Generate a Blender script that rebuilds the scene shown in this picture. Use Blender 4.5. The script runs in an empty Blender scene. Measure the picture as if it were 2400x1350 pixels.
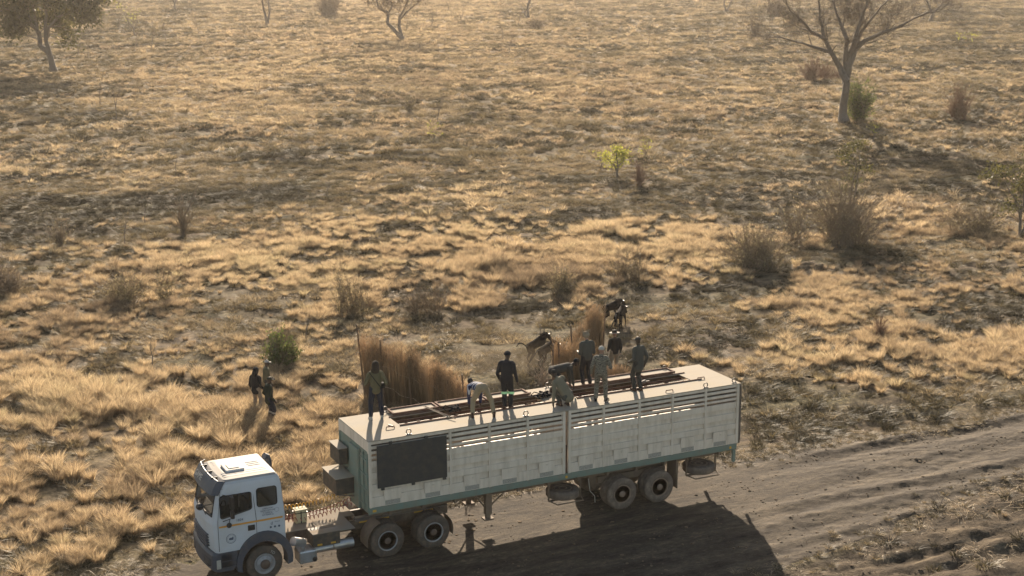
import bpy, bmesh, math, random
import numpy as np
from mathutils import Vector, Matrix
R_ = math.radians
random.seed(7)
rng = np.random.default_rng(11)
scene = bpy.context.scene
COL = scene.collection

# ---------------------------------------------------------------- camera
CAM = Vector((-14.098, -37.781, 17.334))
YAW, PIT, ROLL, FPX = 0.457815, 0.227741, -0.004011, 3500.0
Fv = Vector((math.sin(YAW)*math.cos(PIT), math.cos(YAW)*math.cos(PIT), -math.sin(PIT)))
R0 = Fv.cross(Vector((0, 0, 1))).normalized(); U0 = R0.cross(Fv)
Rv = R0*math.cos(ROLL)+U0*math.sin(ROLL); Uv = -R0*math.sin(ROLL)+U0*math.cos(ROLL)
cd = bpy.data.cameras.new('camera'); cam = bpy.data.objects.new('camera', cd); COL.objects.link(cam)
M = Matrix((Rv, Uv, -Fv)).transposed().to_4x4(); M.translation = CAM
cam.matrix_world = M
cd.sensor_width = 36; cd.lens = 36*FPX/2400; cd.clip_end = 9000; cd.clip_start = .5
scene.camera = cam

# ---------------------------------------------------------------- light
SUN_EL, SUN_AZ = R_(21), YAW-0.045      # azimuth measured from +Y towards +X
sv = Vector((math.sin(SUN_AZ)*math.cos(SUN_EL), math.cos(SUN_AZ)*math.cos(SUN_EL), math.sin(SUN_EL)))
w = bpy.data.worlds.new('World'); scene.world = w; w.use_nodes = True
nt = w.node_tree; sky = nt.nodes.new('ShaderNodeTexSky'); sky.sky_type = 'NISHITA'; sky.sun_disc = False
sky.sun_elevation = SUN_EL; sky.sun_rotation = SUN_AZ; sky.dust_density = 2.0; sky.altitude = 900
wm = nt.nodes.new('ShaderNodeMix'); wm.data_type = 'RGBA'; wm.blend_type = 'MULTIPLY'; wm.inputs[0].default_value = 1; wm.inputs[7].default_value = (1, .90, .76, 1)
nt.links.new(sky.outputs[0], wm.inputs[6]); nt.links.new(wm.outputs[2], nt.nodes['Background'].inputs[0]); nt.nodes['Background'].inputs[1].default_value = .082
sl = bpy.data.lights.new('sun', 'SUN'); sl.energy = 5.0; sl.angle = R_(.55); sl.color = (1, .845, .655)
so = bpy.data.objects.new('sun', sl); COL.objects.link(so)
so.rotation_euler = (-sv).to_track_quat('-Z', 'Y').to_euler()
scene.view_settings.view_transform = 'Standard'; scene.view_settings.look = 'None'
scene.view_settings.exposure = 1.48; scene.view_settings.gamma = 1
scene.cycles.volume_bounces = 0

# ---------------------------------------------------------------- helpers
def at(px, py, z=0.0):
    d = Fv+Rv*((px-1200)/FPX)-Uv*((py-675)/FPX)
    return CAM+d*((z-CAM.z)/d.z)
def metres(px, py, n):                      # n photo pixels of height, standing on ground at px,py
    D = (at(px, py)-CAM).dot(Fv); return n*D/FPX/math.cos(PIT)
def wid(px, py, n):
    return n*(at(px, py)-CAM).dot(Fv)/FPX

_h = rng.random((257, 257)).astype(np.float64)
def vnoise(x, y):
    x = np.asarray(x, float); y = np.asarray(y, float)
    xi = np.floor(x).astype(int); yi = np.floor(y).astype(int); fx = x-xi; fy = y-yi
    fx = fx*fx*(3-2*fx); fy = fy*fy*(3-2*fy)
    a = _h[xi % 256, yi % 256]; b = _h[(xi+1) % 256, yi % 256]; c = _h[xi % 256, (yi+1) % 256]; d = _h[(xi+1) % 256, (yi+1) % 256]
    return (a*(1-fx)+b*fx)*(1-fy)+(c*(1-fx)+d*fx)*fy
def fbm(x, y, o=4):
    s = 0; a = .5
    for i in range(o):
        s = s+a*(vnoise(x*2**i+i*17.3, y*2**i+i*9.1)); a *= .5
    return s/(1-.5**o)
# share of tall dry grass, row by row up the field (converted to ground positions below)
TALL_Y = [0, 100, 150, 200, 250, 300, 350, 400, 450, 500, 550, 600, 650, 700, 750, 800, 850, 900, 1000, 1100, 1200, 1300]
TALL = ['43345677554433222', '34357888765433322', '23468766654334333', '24787656688556644', '12577654566666533',
        '13567665445665533', '56433322222233444', '76432232223333434', '22212136422334545', '11113455633335665', '12235677788876644',
        '23456778899875443', '35655678898643332', '46655577742247334', '65322465421157443', '64223443001356876', '76444441112456676', '88876543111443333',
        '99988888111222100', '98998765111000000', '67865430000000000', '56742000000000000']
TALLA = np.array([[int(c) for c in r] for r in TALL])/9.0
def pix(x, y):
    dx = x-CAM.x; dy = y-CAM.y; dz = -CAM.z
    z = dx*Fv.x+dy*Fv.y+dz*Fv.z; z = np.maximum(z, 1)
    return 1200+FPX*(dx*Rv.x+dy*Rv.y+dz*Rv.z)/z, 675-FPX*(dx*Uv.x+dy*Uv.y+dz*Uv.z)/z, z
def tall_share(x, y):
    px, py, z = pix(x, y)
    u = np.clip(px/150, 0, 15.999); v = np.interp(py, TALL_Y, np.arange(len(TALL_Y))); v = np.clip(v, 0, len(TALL_Y)-1.001)
    ui = u.astype(int); vi = v.astype(int); fu = u-ui; fv = v-vi
    return (TALLA[vi, ui]*(1-fu)+TALLA[vi, ui+1]*fu)*(1-fv)+(TALLA[vi+1, ui]*(1-fu)+TALLA[vi+1, ui+1]*fu)*fv
def road_edges(x):
    far = 2.9+.35*np.sin(x*.23)+.25*np.sin(x*.71+1)-np.clip(x-14, 0, 60)*.05
    near = -6.6+np.clip(x-6, 0, 40)*.19+.3*np.sin(x*.4)
    return near, far
def on_road(x, y, m=0.0):
    n, f = road_edges(x); return (y > n-m) & (y < f+m)
def ground_z(x, y):
    x = np.asarray(x, float); y = np.asarray(y, float)
    n, f = road_edges(x)
    d = np.minimum(y-n, f-y); rm = np.clip(d/.8+.5, 0, 1); rm = rm*rm*(3-2*rm)
    D = np.hypot(x-CAM.x, y-CAM.y)
    amp = np.clip(D/60, .6, 2.2)
    z = (fbm(x*.35, y*.35, 4)-.5)*.32*amp+(fbm(x*1.5+5, y*1.5, 3)-.5)*.26*np.clip(D/90, .8, 2.5)
    zr = (fbm(x*.25+3, y*.9, 3)-.5)*.06+(fbm(x*2.4, y*3.8, 4)-.5)*.09
    for yc, wd, dp in ((.75, .35, .12), (2.35, .3, .05), (-1.2, .45, .06), (-2.6, .3, .09), (-3.9, .4, .08), (-4.8, .25, .06)):
        yy = y-yc-(x-10)*.012-.12*np.sin(x*.35+yc)
        k = np.clip((x-9)/4, 0, 1)
        zr = zr-k*dp*.6*np.exp(-(yy/wd)**2)+k*dp*.4*np.exp(-((yy-wd*1.7)/(wd*.7))**2)
    tr = np.exp(-(np.clip(np.abs(x-4)-9, 0, 99)/3)**2-(np.clip(np.abs(y-1.2)-1.6, 0, 99)/1.5)**2)  # firm ground under the vehicle
    base = np.clip((x+3)/12, 0, 1)*.065
    z = z+np.clip((n-y)/1.0, 0, 1)*((fbm(x*.5+3, y*2.2, 4)-.5)*.28)
    zz = z*(1-rm)+zr*rm
    return zz*(1-tr)+tr*base+(1-tr)*base*rm
def gz(x, y): return float(ground_z(np.array([x]), np.array([y]))[0])
def ground_at(px, py):
    p = at(px, py); p.z = gz(p.x, p.y); p2 = at(px, py, p.z); p2.z = gz(p2.x, p2.y); return p2

# ---------------------------------------------------------------- materials
def newmat(name):
    m = bpy.data.materials.new(name); m.use_nodes = True; return m, m.node_tree, m.node_tree.nodes, m.node_tree.links
def ramp(nt, fac, stops, interp='LINEAR'):
    r = nt.nodes.new('ShaderNodeValToRGB'); r.color_ramp.interpolation = interp
    while len(r.color_ramp.elements) < len(stops): r.color_ramp.elements.new(.5)
    for e, (p, c) in zip(r.color_ramp.elements, stops): e.position = p; e.color = (*c, 1)
    nt.links.new(fac, r.inputs[0]); return r.outputs[0]
def noise(nt, scale, detail=4, vec=None, sc=(1, 1, 1), rough=.6, coord='Object'):
    tc = nt.nodes.new('ShaderNodeTexCoord'); mp = nt.nodes.new('ShaderNodeMapping'); mp.inputs['Scale'].default_value = sc
    nt.links.new(tc.outputs[coord], mp.inputs[0])
    n = nt.nodes.new('ShaderNodeTexNoise'); n.inputs['Scale'].default_value = scale; n.inputs['Detail'].default_value = detail
    n.inputs['Roughness'].default_value = rough; nt.links.new(mp.outputs[0], n.inputs['Vector']); return n.outputs[0]
def mat(name, col, rough=.6, metal=0, dirt=.15, dirtcol=(.22, .16, .10), scale=3.0, bump=0, streak=False, spec=.4, dust_dim=None):
    m, nt, N, L = newmat(name); b = N['Principled BSDF']
    b.inputs['Roughness'].default_value = rough; b.inputs['Metallic'].default_value = metal; b.inputs['Specular IOR Level'].default_value = spec
    f = noise(nt, scale, 6, sc=(2.5, 2.5, .35) if streak else (1, 1, 1))
    c2 = tuple(a*(1-dirt)+d*dirt for a, d in zip(col, dirtcol)); c3 = tuple(a*(1-min(1, dirt*2.6))+d*min(1, dirt*2.6) for a, d in zip(col, dirtcol))
    base = ramp(nt, f, [(.3, col), (.52, c2), (.72, c3)])
    if dust_dim:      # dust tint on up-facing faces, colour darkened to hold down sunlight on the roof
        ge = N.new('ShaderNodeNewGeometry'); sx = N.new('ShaderNodeSeparateXYZ'); L.new(ge.outputs['True Normal'], sx.inputs[0])
        dm = N.new('ShaderNodeMix'); dm.data_type = 'RGBA'; L.new(ramp(nt, sx.outputs[2], [(.55, (0, 0, 0)), (.95, (.92, .92, .92))]), dm.inputs[0])
        L.new(base, dm.inputs[6]); L.new(ramp(nt, noise(nt, 2.5, 6), [(.3, dust_dim), (.7, tuple(c*.78 for c in dust_dim))]), dm.inputs[7]); base = dm.outputs[2]
    L.new(base, b.inputs['Base Color'])
    if bump:
        bp = N.new('ShaderNodeBump'); bp.inputs['Strength'].default_value = bump; bp.inputs['Distance'].default_value = .02
        L.new(noise(nt, 30, 4), bp.inputs['Height']); L.new(bp.outputs[0], b.inputs['Normal'])
    return m
def leafmat(name, stops, trans=.45, attr='tint', inst=True, rough=.7):
    m, nt, N, L = newmat(name); N.remove(N['Principled BSDF'])
    a = N.new('ShaderNodeAttribute'); a.attribute_name = attr; a.attribute_type = 'INSTANCER' if inst else 'GEOMETRY'
    c = ramp(nt, a.outputs['Fac'], stops)
    if inst:
        g_ = N.new('ShaderNodeAttribute'); g_.attribute_name = 'bv'; mu = N.new('ShaderNodeMix'); mu.data_type = 'RGBA'; mu.blend_type = 'MULTIPLY'; mu.inputs[0].default_value = 1
        L.new(c, mu.inputs[6]); L.new(ramp(nt, g_.outputs['Fac'], [(0, (.35, .32, .30)), (.5, (.92, .90, .86)), (1, (1.55, 1.5, 1.4))]), mu.inputs[7]); c = mu.outputs[2]
    d = N.new('ShaderNodeBsdfDiffuse'); t = N.new('ShaderNodeBsdfTranslucent'); g = N.new('ShaderNodeBsdfGlossy'); g.inputs['Roughness'].default_value = .45
    mx = N.new('ShaderNodeMixShader'); mx.inputs[0].default_value = trans; m2 = N.new('ShaderNodeMixShader'); m2.inputs[0].default_value = .04
    L.new(c, d.inputs[0]); L.new(c, t.inputs[0]); L.new(d.outputs[0], mx.inputs[1]); L.new(t.outputs[0], mx.inputs[2])
    L.new(mx.outputs[0], m2.inputs[1]); L.new(g.outputs[0], m2.inputs[2]); L.new(m2.outputs[0], N['Material Output'].inputs[0])
    return m
WHITE = mat('trailer_white_paint', (.72, .62, .515), .6, dirt=.20, bump=.15, dirtcol=(.30, .23, .15), scale=2.2, streak=True)
ROOFW = mat('roof_white_paint', (.31, .272, .222), .85, spec=.1, dirt=.28, dirtcol=(.33, .26, .17), scale=1.3)
CABW = mat('cab_white_paint', (.53, .545, .58), .6, spec=.12, dust_dim=(.26, .226, .188), dirt=.12, dirtcol=(.4, .33, .25), scale=2)
GREEN = mat('faded_green_paint', (.165, .225, .19), .7, spec=.2, dirt=.2, dirtcol=(.22, .15, .10), scale=4)
BLACKP = mat('black_board', (.028, .032, .034), .75, dirt=.08, scale=5)
MAROON = mat('maroon_steel', (.12, .055, .045), .85, spec=.12, dirt=.25, scale=7)
STEEL = mat('dusty_steel', (.16, .14, .13), .55, metal=.3, dirt=.3, scale=5)
DECKM = mat('worn_deck_plate', (.22, .195, .165), .9, spec=.08, dirt=.3, scale=2.5)
ALU = mat('aluminium_tank', (.50, .50, .51), .35, metal=.7, dirt=.2, scale=5)
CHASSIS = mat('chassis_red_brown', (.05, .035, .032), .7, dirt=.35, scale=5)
DUSTY = mat('dusty_underframe', (.15, .105, .08), .85, dirt=.4, scale=5)
TYRE = mat('tyre_rubber', (.065, .056, .049), .9, spec=.15, dirt=.28, dirtcol=(.20, .14, .10), scale=6, bump=.3)
TYRE2 = mat('dusty_tyre_rubber', (.11, .088, .073), .95, dirt=.35, dirtcol=(.27, .20, .15), spec=.1, scale=6, bump=.3)
RIM = mat('pale_wheel_rim', (.35, .35, .37), .5, metal=.3, dirt=.2, scale=8)
RIMB = mat('brown_wheel_rim', (.24, .16, .12), .7, dirt=.3, scale=8)
HUB = mat('dark_hub', (.09, .055, .045), .6, dirt=.2, scale=8)
TRIM = mat('grey_blue_plastic', (.05, .06, .085), .55, dirt=.12, scale=5)
RUBBER = mat('black_rubber', (.015, .015, .017), .5, dirt=.05)
YELLOW = mat('yellow_marker', (.62, .34, .03), .5, dirt=.1, scale=8)
ORANGE = mat('orange_stripe', (.65, .30, .05), .45, dirt=.05)
REDC = mat('red_hose', (.22, .03, .03), .5, dirt=.1)
DARKBOX = mat('dark_steel_box', (.04, .035, .032), .7, dirt=.2, scale=5)
INK = mat('dark_lettering', (.08, .10, .14), .6, dirt=0)
CHALK = mat('chalk_lettering', (.45, .42, .38), .9, dirt=0)
PLASTIC = mat('cream_plastic', (.45, .40, .26), .7, spec=.15, dirt=.1, scale=6)
CREAM = mat('cream_curtain', (.60, .53, .38), .9, dirt=.05)
GLASS, _n, _N, _L = newmat('window_glass')
_b = _N['Principled BSDF']; _b.inputs['Base Color'].default_value = (.02, .025, .025, 1); _b.inputs['Roughness'].default_value = .05; _b.inputs['Alpha'].default_value = .28
BARK = mat('grey_bark', (.13, .105, .085), .9, dirt=.25, dirtcol=(.2, .17, .14), scale=9, bump=.4)
TWIG = mat('dry_twigs', (.20, .155, .115), .9, dirt=.2, scale=3)
TWIGR = mat('reddish_twigs', (.24, .14, .095), .9, dirt=.15, scale=3)
TWIGP = leafmat('pale_twigs', [(0, (.12, .09, .06)), (.4, (.25, .19, .13)), (1, (.40, .31, .21))], .35, inst=False)
PALEWOOD = mat('bleached_wood', (.42, .34, .26), .9, dirt=.2, scale=9)
POLE = mat('cut_pole', (.10, .065, .045), .85, dirt=.2, scale=9)
SKIN = mat('dark_skin', (.045, .026, .019), .6, dirt=.0)
SKIN2 = mat('tan_skin', (.30, .17, .12), .5, dirt=.0)
WOOL = mat('wildebeest_coat', (.013, .011, .011), .95, dirt=.25, dirtcol=(.035, .025, .02), scale=6, bump=.3, spec=.05)
HORN = mat('horn', (.06, .05, .04), .35, dirt=.1)
def cloth(name, col): return mat(name, col, .9, dirt=.14, dirtcol=tuple(c*.45+.01 for c in col), scale=9, bump=.35, spec=.15)
OLIVE = cloth('olive_cloth', (.13, .115, .065)); OLIVEL = cloth('light_olive_cloth', (.19, .165, .115)); NAVY = cloth('navy_denim', (.022, .026, .040))
DNAVY = cloth('dark_navy_cloth', (.020, .021, .026)); BLACKC = cloth('black_cloth', (.014, .015, .017)); KHAKI = cloth('khaki_cloth', (.30, .235, .15))
BEIGE = cloth('beige_cloth', (.33, .26, .19)); GREY = cloth('grey_green_cloth', (.075, .075, .065)); GREYD = cloth('dark_grey_cloth', (.045, .045, .042))
BOOT = cloth('brown_boot', (.085, .05, .035)); PALE = cloth('pale_cloth', (.42, .39, .34)); DGREEN = cloth('dark_green_cloth', (.018, .026, .018))
REFL = mat('reflective_tape', (.45, .80, .42), .4, dirt=0); BROWNC = cloth('brown_hood', (.04, .028, .02))
def wavemat(name, c1, c2, scale, dist, thr, axis='Z'):
    m, nt, N, L = newmat(name); b = N['Principled BSDF']; b.inputs['Roughness'].default_value = .9
    tc = N.new('ShaderNodeTexCoord'); wv = N.new('ShaderNodeTexWave'); wv.bands_direction = axis; wv.inputs['Scale'].default_value = scale
    wv.inputs['Distortion'].default_value = dist; wv.inputs['Detail'].default_value = 1.5; wv.inputs['Detail Scale'].default_value = 1.2
    L.new(tc.outputs['Object'], wv.inputs[0]); L.new(ramp(nt, wv.outputs['Fac'], [(thr-.03, c1), (thr+.03, c2)]), b.inputs['Base Color']); return m
ZEBRA = wavemat('zebra_print_cloth', (.04, .035, .028), (.23, .205, .155), 7.5, 15, .42)
STRIPE = wavemat('blue_striped_cloth', (.012, .02, .07), (.50, .52, .56), 2.6, .2, .90, 'Y')

# ---------------------------------------------------------------- mesh building
class MB:
    def __init__(s): s.bm = bmesh.new()
    def _m(s, verts, mtx):
        if mtx is not None: bmesh.ops.transform(s.bm, matrix=mtx, verts=verts)
    def box(s, x0, x1, y0, y1, z0, z1, bevel=0, mtx=None):
        r = bmesh.ops.create_cube(s.bm, size=1)['verts']
        bmesh.ops.transform(s.bm, matrix=Matrix.Translation(((x0+x1)/2, (y0+y1)/2, (z0+z1)/2)) @ Matrix.Diagonal((abs(x1-x0), abs(y1-y0), abs(z1-z0), 1)), verts=r)
        if bevel:
            es = {e for v in r for e in v.link_edges}
            o = bmesh.ops.bevel(s.bm, geom=list(es), offset=bevel, segments=2, affect='EDGES', profile=.5); r = list({v for v in o['verts']} | {v for v in r if v.is_valid})
        s._m(r, mtx); return s
    def rings(s, rings, cap=True, closed=True):
        vs = [[s.bm.verts.new(p) for p in r] for r in rings]; n = len(rings[0])
        for a, b in zip(vs, vs[1:]):
            for i in range(n if closed else n-1):
                j = (i+1) % n
                try: s.bm.faces.new((a[i], a[j], b[j], b[i]))
                except ValueError: pass
        if cap:
            s.bm.faces.new(vs[0][::-1]); s.bm.faces.new(vs[-1])
        return s
    def tube(s, pts, rad, n=8, sx=1.0, cap=True):
        pts = [Vector(p) for p in pts]; rad = rad if isinstance(rad, (list, tuple)) else [rad]*len(pts)
        up = Vector((0, 0, 1)); rings = []; prev = None
        for i, p in enumerate(pts):
            t = (pts[min(i+1, len(pts)-1)]-pts[max(i-1, 0)])
            if t.length < 1e-9: t = up
            t.normalize()
            if prev is None:
                a = t.cross(up if abs(t.z) < .95 else Vector((1, 0, 0))).normalized()
            else:
                a = (prev-t*prev.dot(t)); a = a.normalized() if a.length > 1e-6 else t.orthogonal().normalized()
            prev = a; b = t.cross(a)
            rings.append([p+a*math.cos(2*math.pi*k/n)*rad[i]*sx+b*math.sin(2*math.pi*k/n)*rad[i] for k in range(n)])
        return s.rings(rings, cap)
    def cyl(s, a, b, r, n=12): return s.tube([a, b], r, n)
    def lathe(s, prof, c, axis='y', n=28):     # prof: (radius, offset along axis)
        rings = []
        for r, h in prof:
            ring = []
            for k in range(n):
                t = 2*math.pi*k/n; u, v = r*math.cos(t), r*math.sin(t)
                p = {'y': (u, h, v), 'z': (u, v, h), 'x': (h, u, v)}[axis]; ring.append(Vector(c)+Vector(p))
            rings.append(ring)
        return s.rings(rings, True)
    def prism(s, pts, y0, y1, axis='y'):       # pts: outline (x,z) pushed along axis
        f = (lambda p, h: Vector((p[0], h, p[1]))) if axis == 'y' else ((lambda p, h: Vector((h, p[0], p[1]))) if axis == 'x' else (lambda p, h: Vector((p[0], p[1], h))))
        return s.rings([[f(p, y0) for p in pts], [f(p, y1) for p in pts]], True)
    def ball(s, c, r, sc=(1, 1, 1), seg=14, rot=None):
        v = bmesh.ops.create_uvsphere(s.bm, u_segments=seg, v_segments=max(6, seg*2//3), radius=r)['verts']
        m = Matrix.Translation(c) @ (rot if rot is not None else Matrix()) @ Matrix.Diagonal((*sc, 1)); bmesh.ops.transform(s.bm, matrix=m, verts=v); return s
    def limb(s, a, b, ra, rb, sx=1.0, side=None, n=12, open_end=False):
        a = Vector(a); b = Vector(b); t = (b-a); L = t.length; t = t/L if L > 1e-6 else Vector((0, 0, 1))
        e = Vector(side) if side is not None else t.orthogonal()
        e = (e-t*e.dot(t)).normalized(); g = t.cross(e); rings = []
        prof = [(-math.cos(k), math.sin(k)) for k in (.25, .7, 1.15)]
        for c, q in prof: rings.append((a+t*ra*c, ra*q))
        rings.append((a, ra)); rings.append((a.lerp(b, .5), (ra+rb)/2)); rings.append((b, rb))
        if not open_end:
            for c, q in prof[::-1]: rings.append((b-t*rb*c, rb*q))
        return s.rings([[p+e*math.cos(6.28318*k/n)*r*sx+g*math.sin(6.28318*k/n)*r for k in range(n)] for p, r in rings], True)
    def mesh(s, name, smooth=False):
        bmesh.ops.recalc_face_normals(s.bm, faces=s.bm.faces)
        me = bpy.data.meshes.new(name); s.bm.to_mesh(me); s.bm.free()
        if smooth:
            me.shade_smooth()
            me.attributes.new('sharp_face', 'BOOLEAN', 'FACE') if False else None
        return me
    def build(s, name, m, parent=None, smooth=False, loc=None):
        o = bpy.data.objects.new(name, s.mesh(name, smooth)); COL.objects.link(o); o.data.materials.append(m); o.parent = parent
        if loc is not None: o.location = loc
        return o
    def fuse(s, name, m, parent=None, voxel=.012, sm=3):
        o = bpy.data.objects.new(name, s.mesh(name)); COL.objects.link(o)
        r = o.modifiers.new('r', 'REMESH'); r.mode = 'VOXEL'; r.voxel_size = voxel
        if sm: q = o.modifiers.new('s', 'SMOOTH'); q.iterations = sm; q.factor = .5
        dg = bpy.context.evaluated_depsgraph_get(); me = bpy.data.meshes.new_from_object(o.evaluated_get(dg)); old = o.data
        o.modifiers.clear(); o.data = me; bpy.data.meshes.remove(old); me.name = name; me.shade_smooth()
        me.materials.clear(); me.materials.append(m); o.parent = parent; return o
def thing(name, label, cat, loc=(0, 0, 0), rz=0, group=None, scale=1):
    o = bpy.data.objects.new(name, None); COL.objects.link(o); o.location = loc; o.rotation_euler = (0, 0, rz); o.scale = (scale,)*3
    o['label'] = label; o['category'] = cat; o.empty_display_size = .2
    if group: o['group'] = group
    return o
def tag(o, label, cat, group=None):
    o['label'] = label; o['category'] = cat
    if group: o['group'] = group
    return o
def rawmesh(name, verts, faces, m, parent=None, smooth=False, attrs=None):
    me = bpy.data.meshes.new(name); verts = np.asarray(verts, np.float32).reshape(-1, 3); faces = np.asarray(faces, np.int32)
    k = faces.shape[1]; me.vertices.add(len(verts)); me.vertices.foreach_set('co', verts.ravel())
    me.loops.add(faces.size); me.loops.foreach_set('vertex_index', faces.ravel())
    me.polygons.add(len(faces)); me.polygons.foreach_set('loop_start', np.arange(0, faces.size, k)); 
    me.update(calc_edges=True)
    if smooth: me.shade_smooth()
    for n, v in (attrs or {}).items():
        a = me.attributes.new(n, 'FLOAT', 'POINT'); a.data.foreach_set('value', np.asarray(v, np.float32))
    me.materials.append(m)
    o = bpy.data.objects.new(name, me); o.parent = parent
    return o
def split_parts(o):
    bm = bmesh.new(); bm.from_mesh(o.data); seen = set(); groups = []
    for f in bm.faces:
        if f.index in seen: continue
        st = [f]; seen.add(f.index); g = []
        while st:
            q = st.pop(); g.append(q.index)
            for e in q.edges:
                for l in e.link_faces:
                    if l.index not in seen: seen.add(l.index); st.append(l)
        groups.append(g)
    out = []
    for g in groups:
        vi = {}; V = []; F = []
        bm.faces.ensure_lookup_table()
        for i in g:
            fc = []
            for v in bm.faces[i].verts:
                if v.index not in vi: vi[v.index] = len(V); V.append(tuple(v.co))
                fc.append(vi[v.index])
            F.append(fc)
        me = bpy.data.meshes.new(o.name); me.from_pydata(V, [], F); me.materials.append(o.data.materials[0]); n = bpy.data.objects.new(o.name.split('.')[0], me); COL.objects.link(n); n.parent = o.parent; n.location = o.location; n.rotation_euler = o.rotation_euler; out.append(n)
    bm.free(); bpy.data.objects.remove(o); return out
def link(o): COL.objects.link(o); return o
def copy_tree(o, parent=None):
    c = o.copy(); COL.objects.link(c); c.parent = parent
    for ch in list(o.children): copy_tree(ch, c)
    return c
def text(name, s, size, m, parent, loc, rot, ext=.002):
    cu = bpy.data.curves.new(name, 'FONT'); cu.body = s; cu.size = size; cu.extrude = ext; cu.align_x = 'CENTER'; cu.align_y = 'CENTER'
    o = bpy.data.objects.new(name, cu); COL.objects.link(o)
    dg = bpy.context.evaluated_depsgraph_get(); me = bpy.data.meshes.new_from_object(o.evaluated_get(dg)); bpy.data.objects.remove(o)
    me.materials.clear(); me.materials.append(m); o = bpy.data.objects.new(name, me); COL.objects.link(o); o.parent = parent; o.location = loc; o.rotation_euler = rot
    return o

# ---------------------------------------------------------------- ground
def ground_material():
    m, nt, N, L = newmat('field_ground'); b = N['Principled BSDF']; b.inputs['Roughness'].default_value = 1; b.inputs['Specular IOR Level'].default_value = .1
    att = N.new('ShaderNodeAttribute'); att.attribute_name = 'tall'
    f1 = noise(nt, 1.6, 9, rough=.72); f2 = noise(nt, .16, 6, sc=(.7, 1.3, 1)); f3 = noise(nt, 7, 6, rough=.7)
    soil = ramp(nt, f1, [(.34, (.030, .023, .018)), (.46, (.085, .062, .042)), (.56, (.14, .103, .065)), (.70, (.24, .18, .11))])
    grn = ramp(nt, f3, [(.36, (.022, .020, .013)), (.5, (.075, .066, .034)), (.64, (.20, .16, .08))])
    mx = N.new('ShaderNodeMix'); mx.data_type = 'RGBA'; L.new(ramp(nt, f2, [(.42, (0, 0, 0)), (.6, (1, 1, 1))]), mx.inputs[0]); L.new(soil, mx.inputs[6]); L.new(grn, mx.inputs[7])
    tan = ramp(nt, f1, [(.36, (.09, .065, .04)), (.5, (.26, .19, .115)), (.66, (.42, .31, .19))])
    m2 = N.new('ShaderNodeMix'); m2.data_type = 'RGBA'
    ad = N.new('ShaderNodeMath'); ad.operation = 'MULTIPLY_ADD'; ad.inputs[1].default_value = .95; L.new(att.outputs['Fac'], ad.inputs[0]); ad.inputs[2].default_value = 0
    L.new(ad.outputs[0], m2.inputs[0]); L.new(mx.outputs[2], m2.inputs[6]); L.new(tan, m2.inputs[7]); m3 = N.new('ShaderNodeMix'); m3.data_type = 'RGBA'; a3 = N.new('ShaderNodeAttribute'); a3.attribute_name = 'verge'; L.new(a3.outputs['Fac'], m3.inputs[0]); L.new(m2.outputs[2], m3.inputs[6])
    L.new(ramp(nt, noise(nt, 1.5, 9, sc=(.5, 1.3, 1), rough=.72), [(.36, (.024, .019, .014)), (.48, (.065, .049, .034)), (.58, (.115, .088, .06)), (.7, (.22, .17, .11))]), m3.inputs[7]); L.new(m3.outputs[2], b.inputs['Base Color'])
    bp = N.new('ShaderNodeBump'); bp.inputs['Strength'].default_value = 1; bp.inputs['Distance'].default_value = .16; L.new(f1, bp.inputs['Height']); L.new(bp.outputs[0], b.inputs['Normal'])
    return m
def road_material():
    m, nt, N, L = newmat('dry_mud_track'); b = N['Principled BSDF']; b.inputs['Roughness'].default_value = .95; b.inputs['Specular IOR Level'].default_value = .15
    f1 = noise(nt, 1.3, 8, sc=(.35, 1.5, 1), rough=.7); f2 = noise(nt, 9, 6, sc=(.6, 1.2, 1), rough=.7)
    mm = N.new('ShaderNodeMix'); mm.data_type = 'FLOAT'; mm.inputs[0].default_value = .4; L.new(f1, mm.inputs[2]); L.new(f2, mm.inputs[3])
    c = ramp(nt, mm.outputs[0], [(.36, (.014, .011, .008)), (.46, (.044, .033, .024)), (.55, (.080, .062, .043)), (.66, (.17, .13, .088))])
    vo = N.new('ShaderNodeTexVoronoi'); vo.feature = 'DISTANCE_TO_EDGE'; vo.inputs['Scale'].default_value = 3.2
    tc = N.new('ShaderNodeTexCoord'); L.new(tc.outputs['Object'], vo.inputs['Vector'])
    cr = ramp(nt, vo.outputs[0], [(0, (.45, .45, .45)), (.035, (1, 1, 1))])
    mu = N.new('ShaderNodeMix'); mu.data_type = 'RGBA'; mu.blend_type = 'MULTIPLY'; mu.inputs[0].default_value = .5; L.new(c, mu.inputs[6]); L.new(cr, mu.inputs[7]); L.new(mu.outputs[2], b.inputs['Base Color'])
    bp = N.new('ShaderNodeBump'); bp.inputs['Strength'].default_value = .8; bp.inputs['Distance'].default_value = .06; L.new(mm.outputs[0], bp.inputs['Height']); L.new(bp.outputs[0], b.inputs['Normal'])
    return m
fh = Vector((math.sin(YAW), math.cos(YAW))); rh = Vector((math.cos(YAW), -math.sin(YAW)))
def grid_sheet(V, S):
    v, s = np.meshgrid(V, S, indexing='ij')
    x = CAM.x+fh.x*v+rh.x*s*v; y = CAM.y+fh.y*v+rh.y*s*v
    return x, y
def grid_faces(nv, ns):
    i = np.arange(nv-1)[:, None]*ns+np.arange(ns-1)[None, :]; i = i.ravel()
    return np.stack([i, i+1, i+ns+1, i+ns], 1)
V = np.concatenate([[3, 10, 20], np.geomspace(28, 460, 760), np.geomspace(480, 7000, 40)]); S = np.concatenate([np.linspace(-2.5, -.62, 14), np.linspace(-.6, .6, 620), np.linspace(.62, 2.5, 14)])
x, y = grid_sheet(V, S); z = ground_z(x, y)
z = z-np.where(on_road(x, y, -.25), .02, 0)
tl = tall_share(x, y)*(1-on_road(x, y))*(.25+.75*np.clip((np.hypot(x-CAM.x, y-CAM.y)-80)/140, 0, 1))
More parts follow.
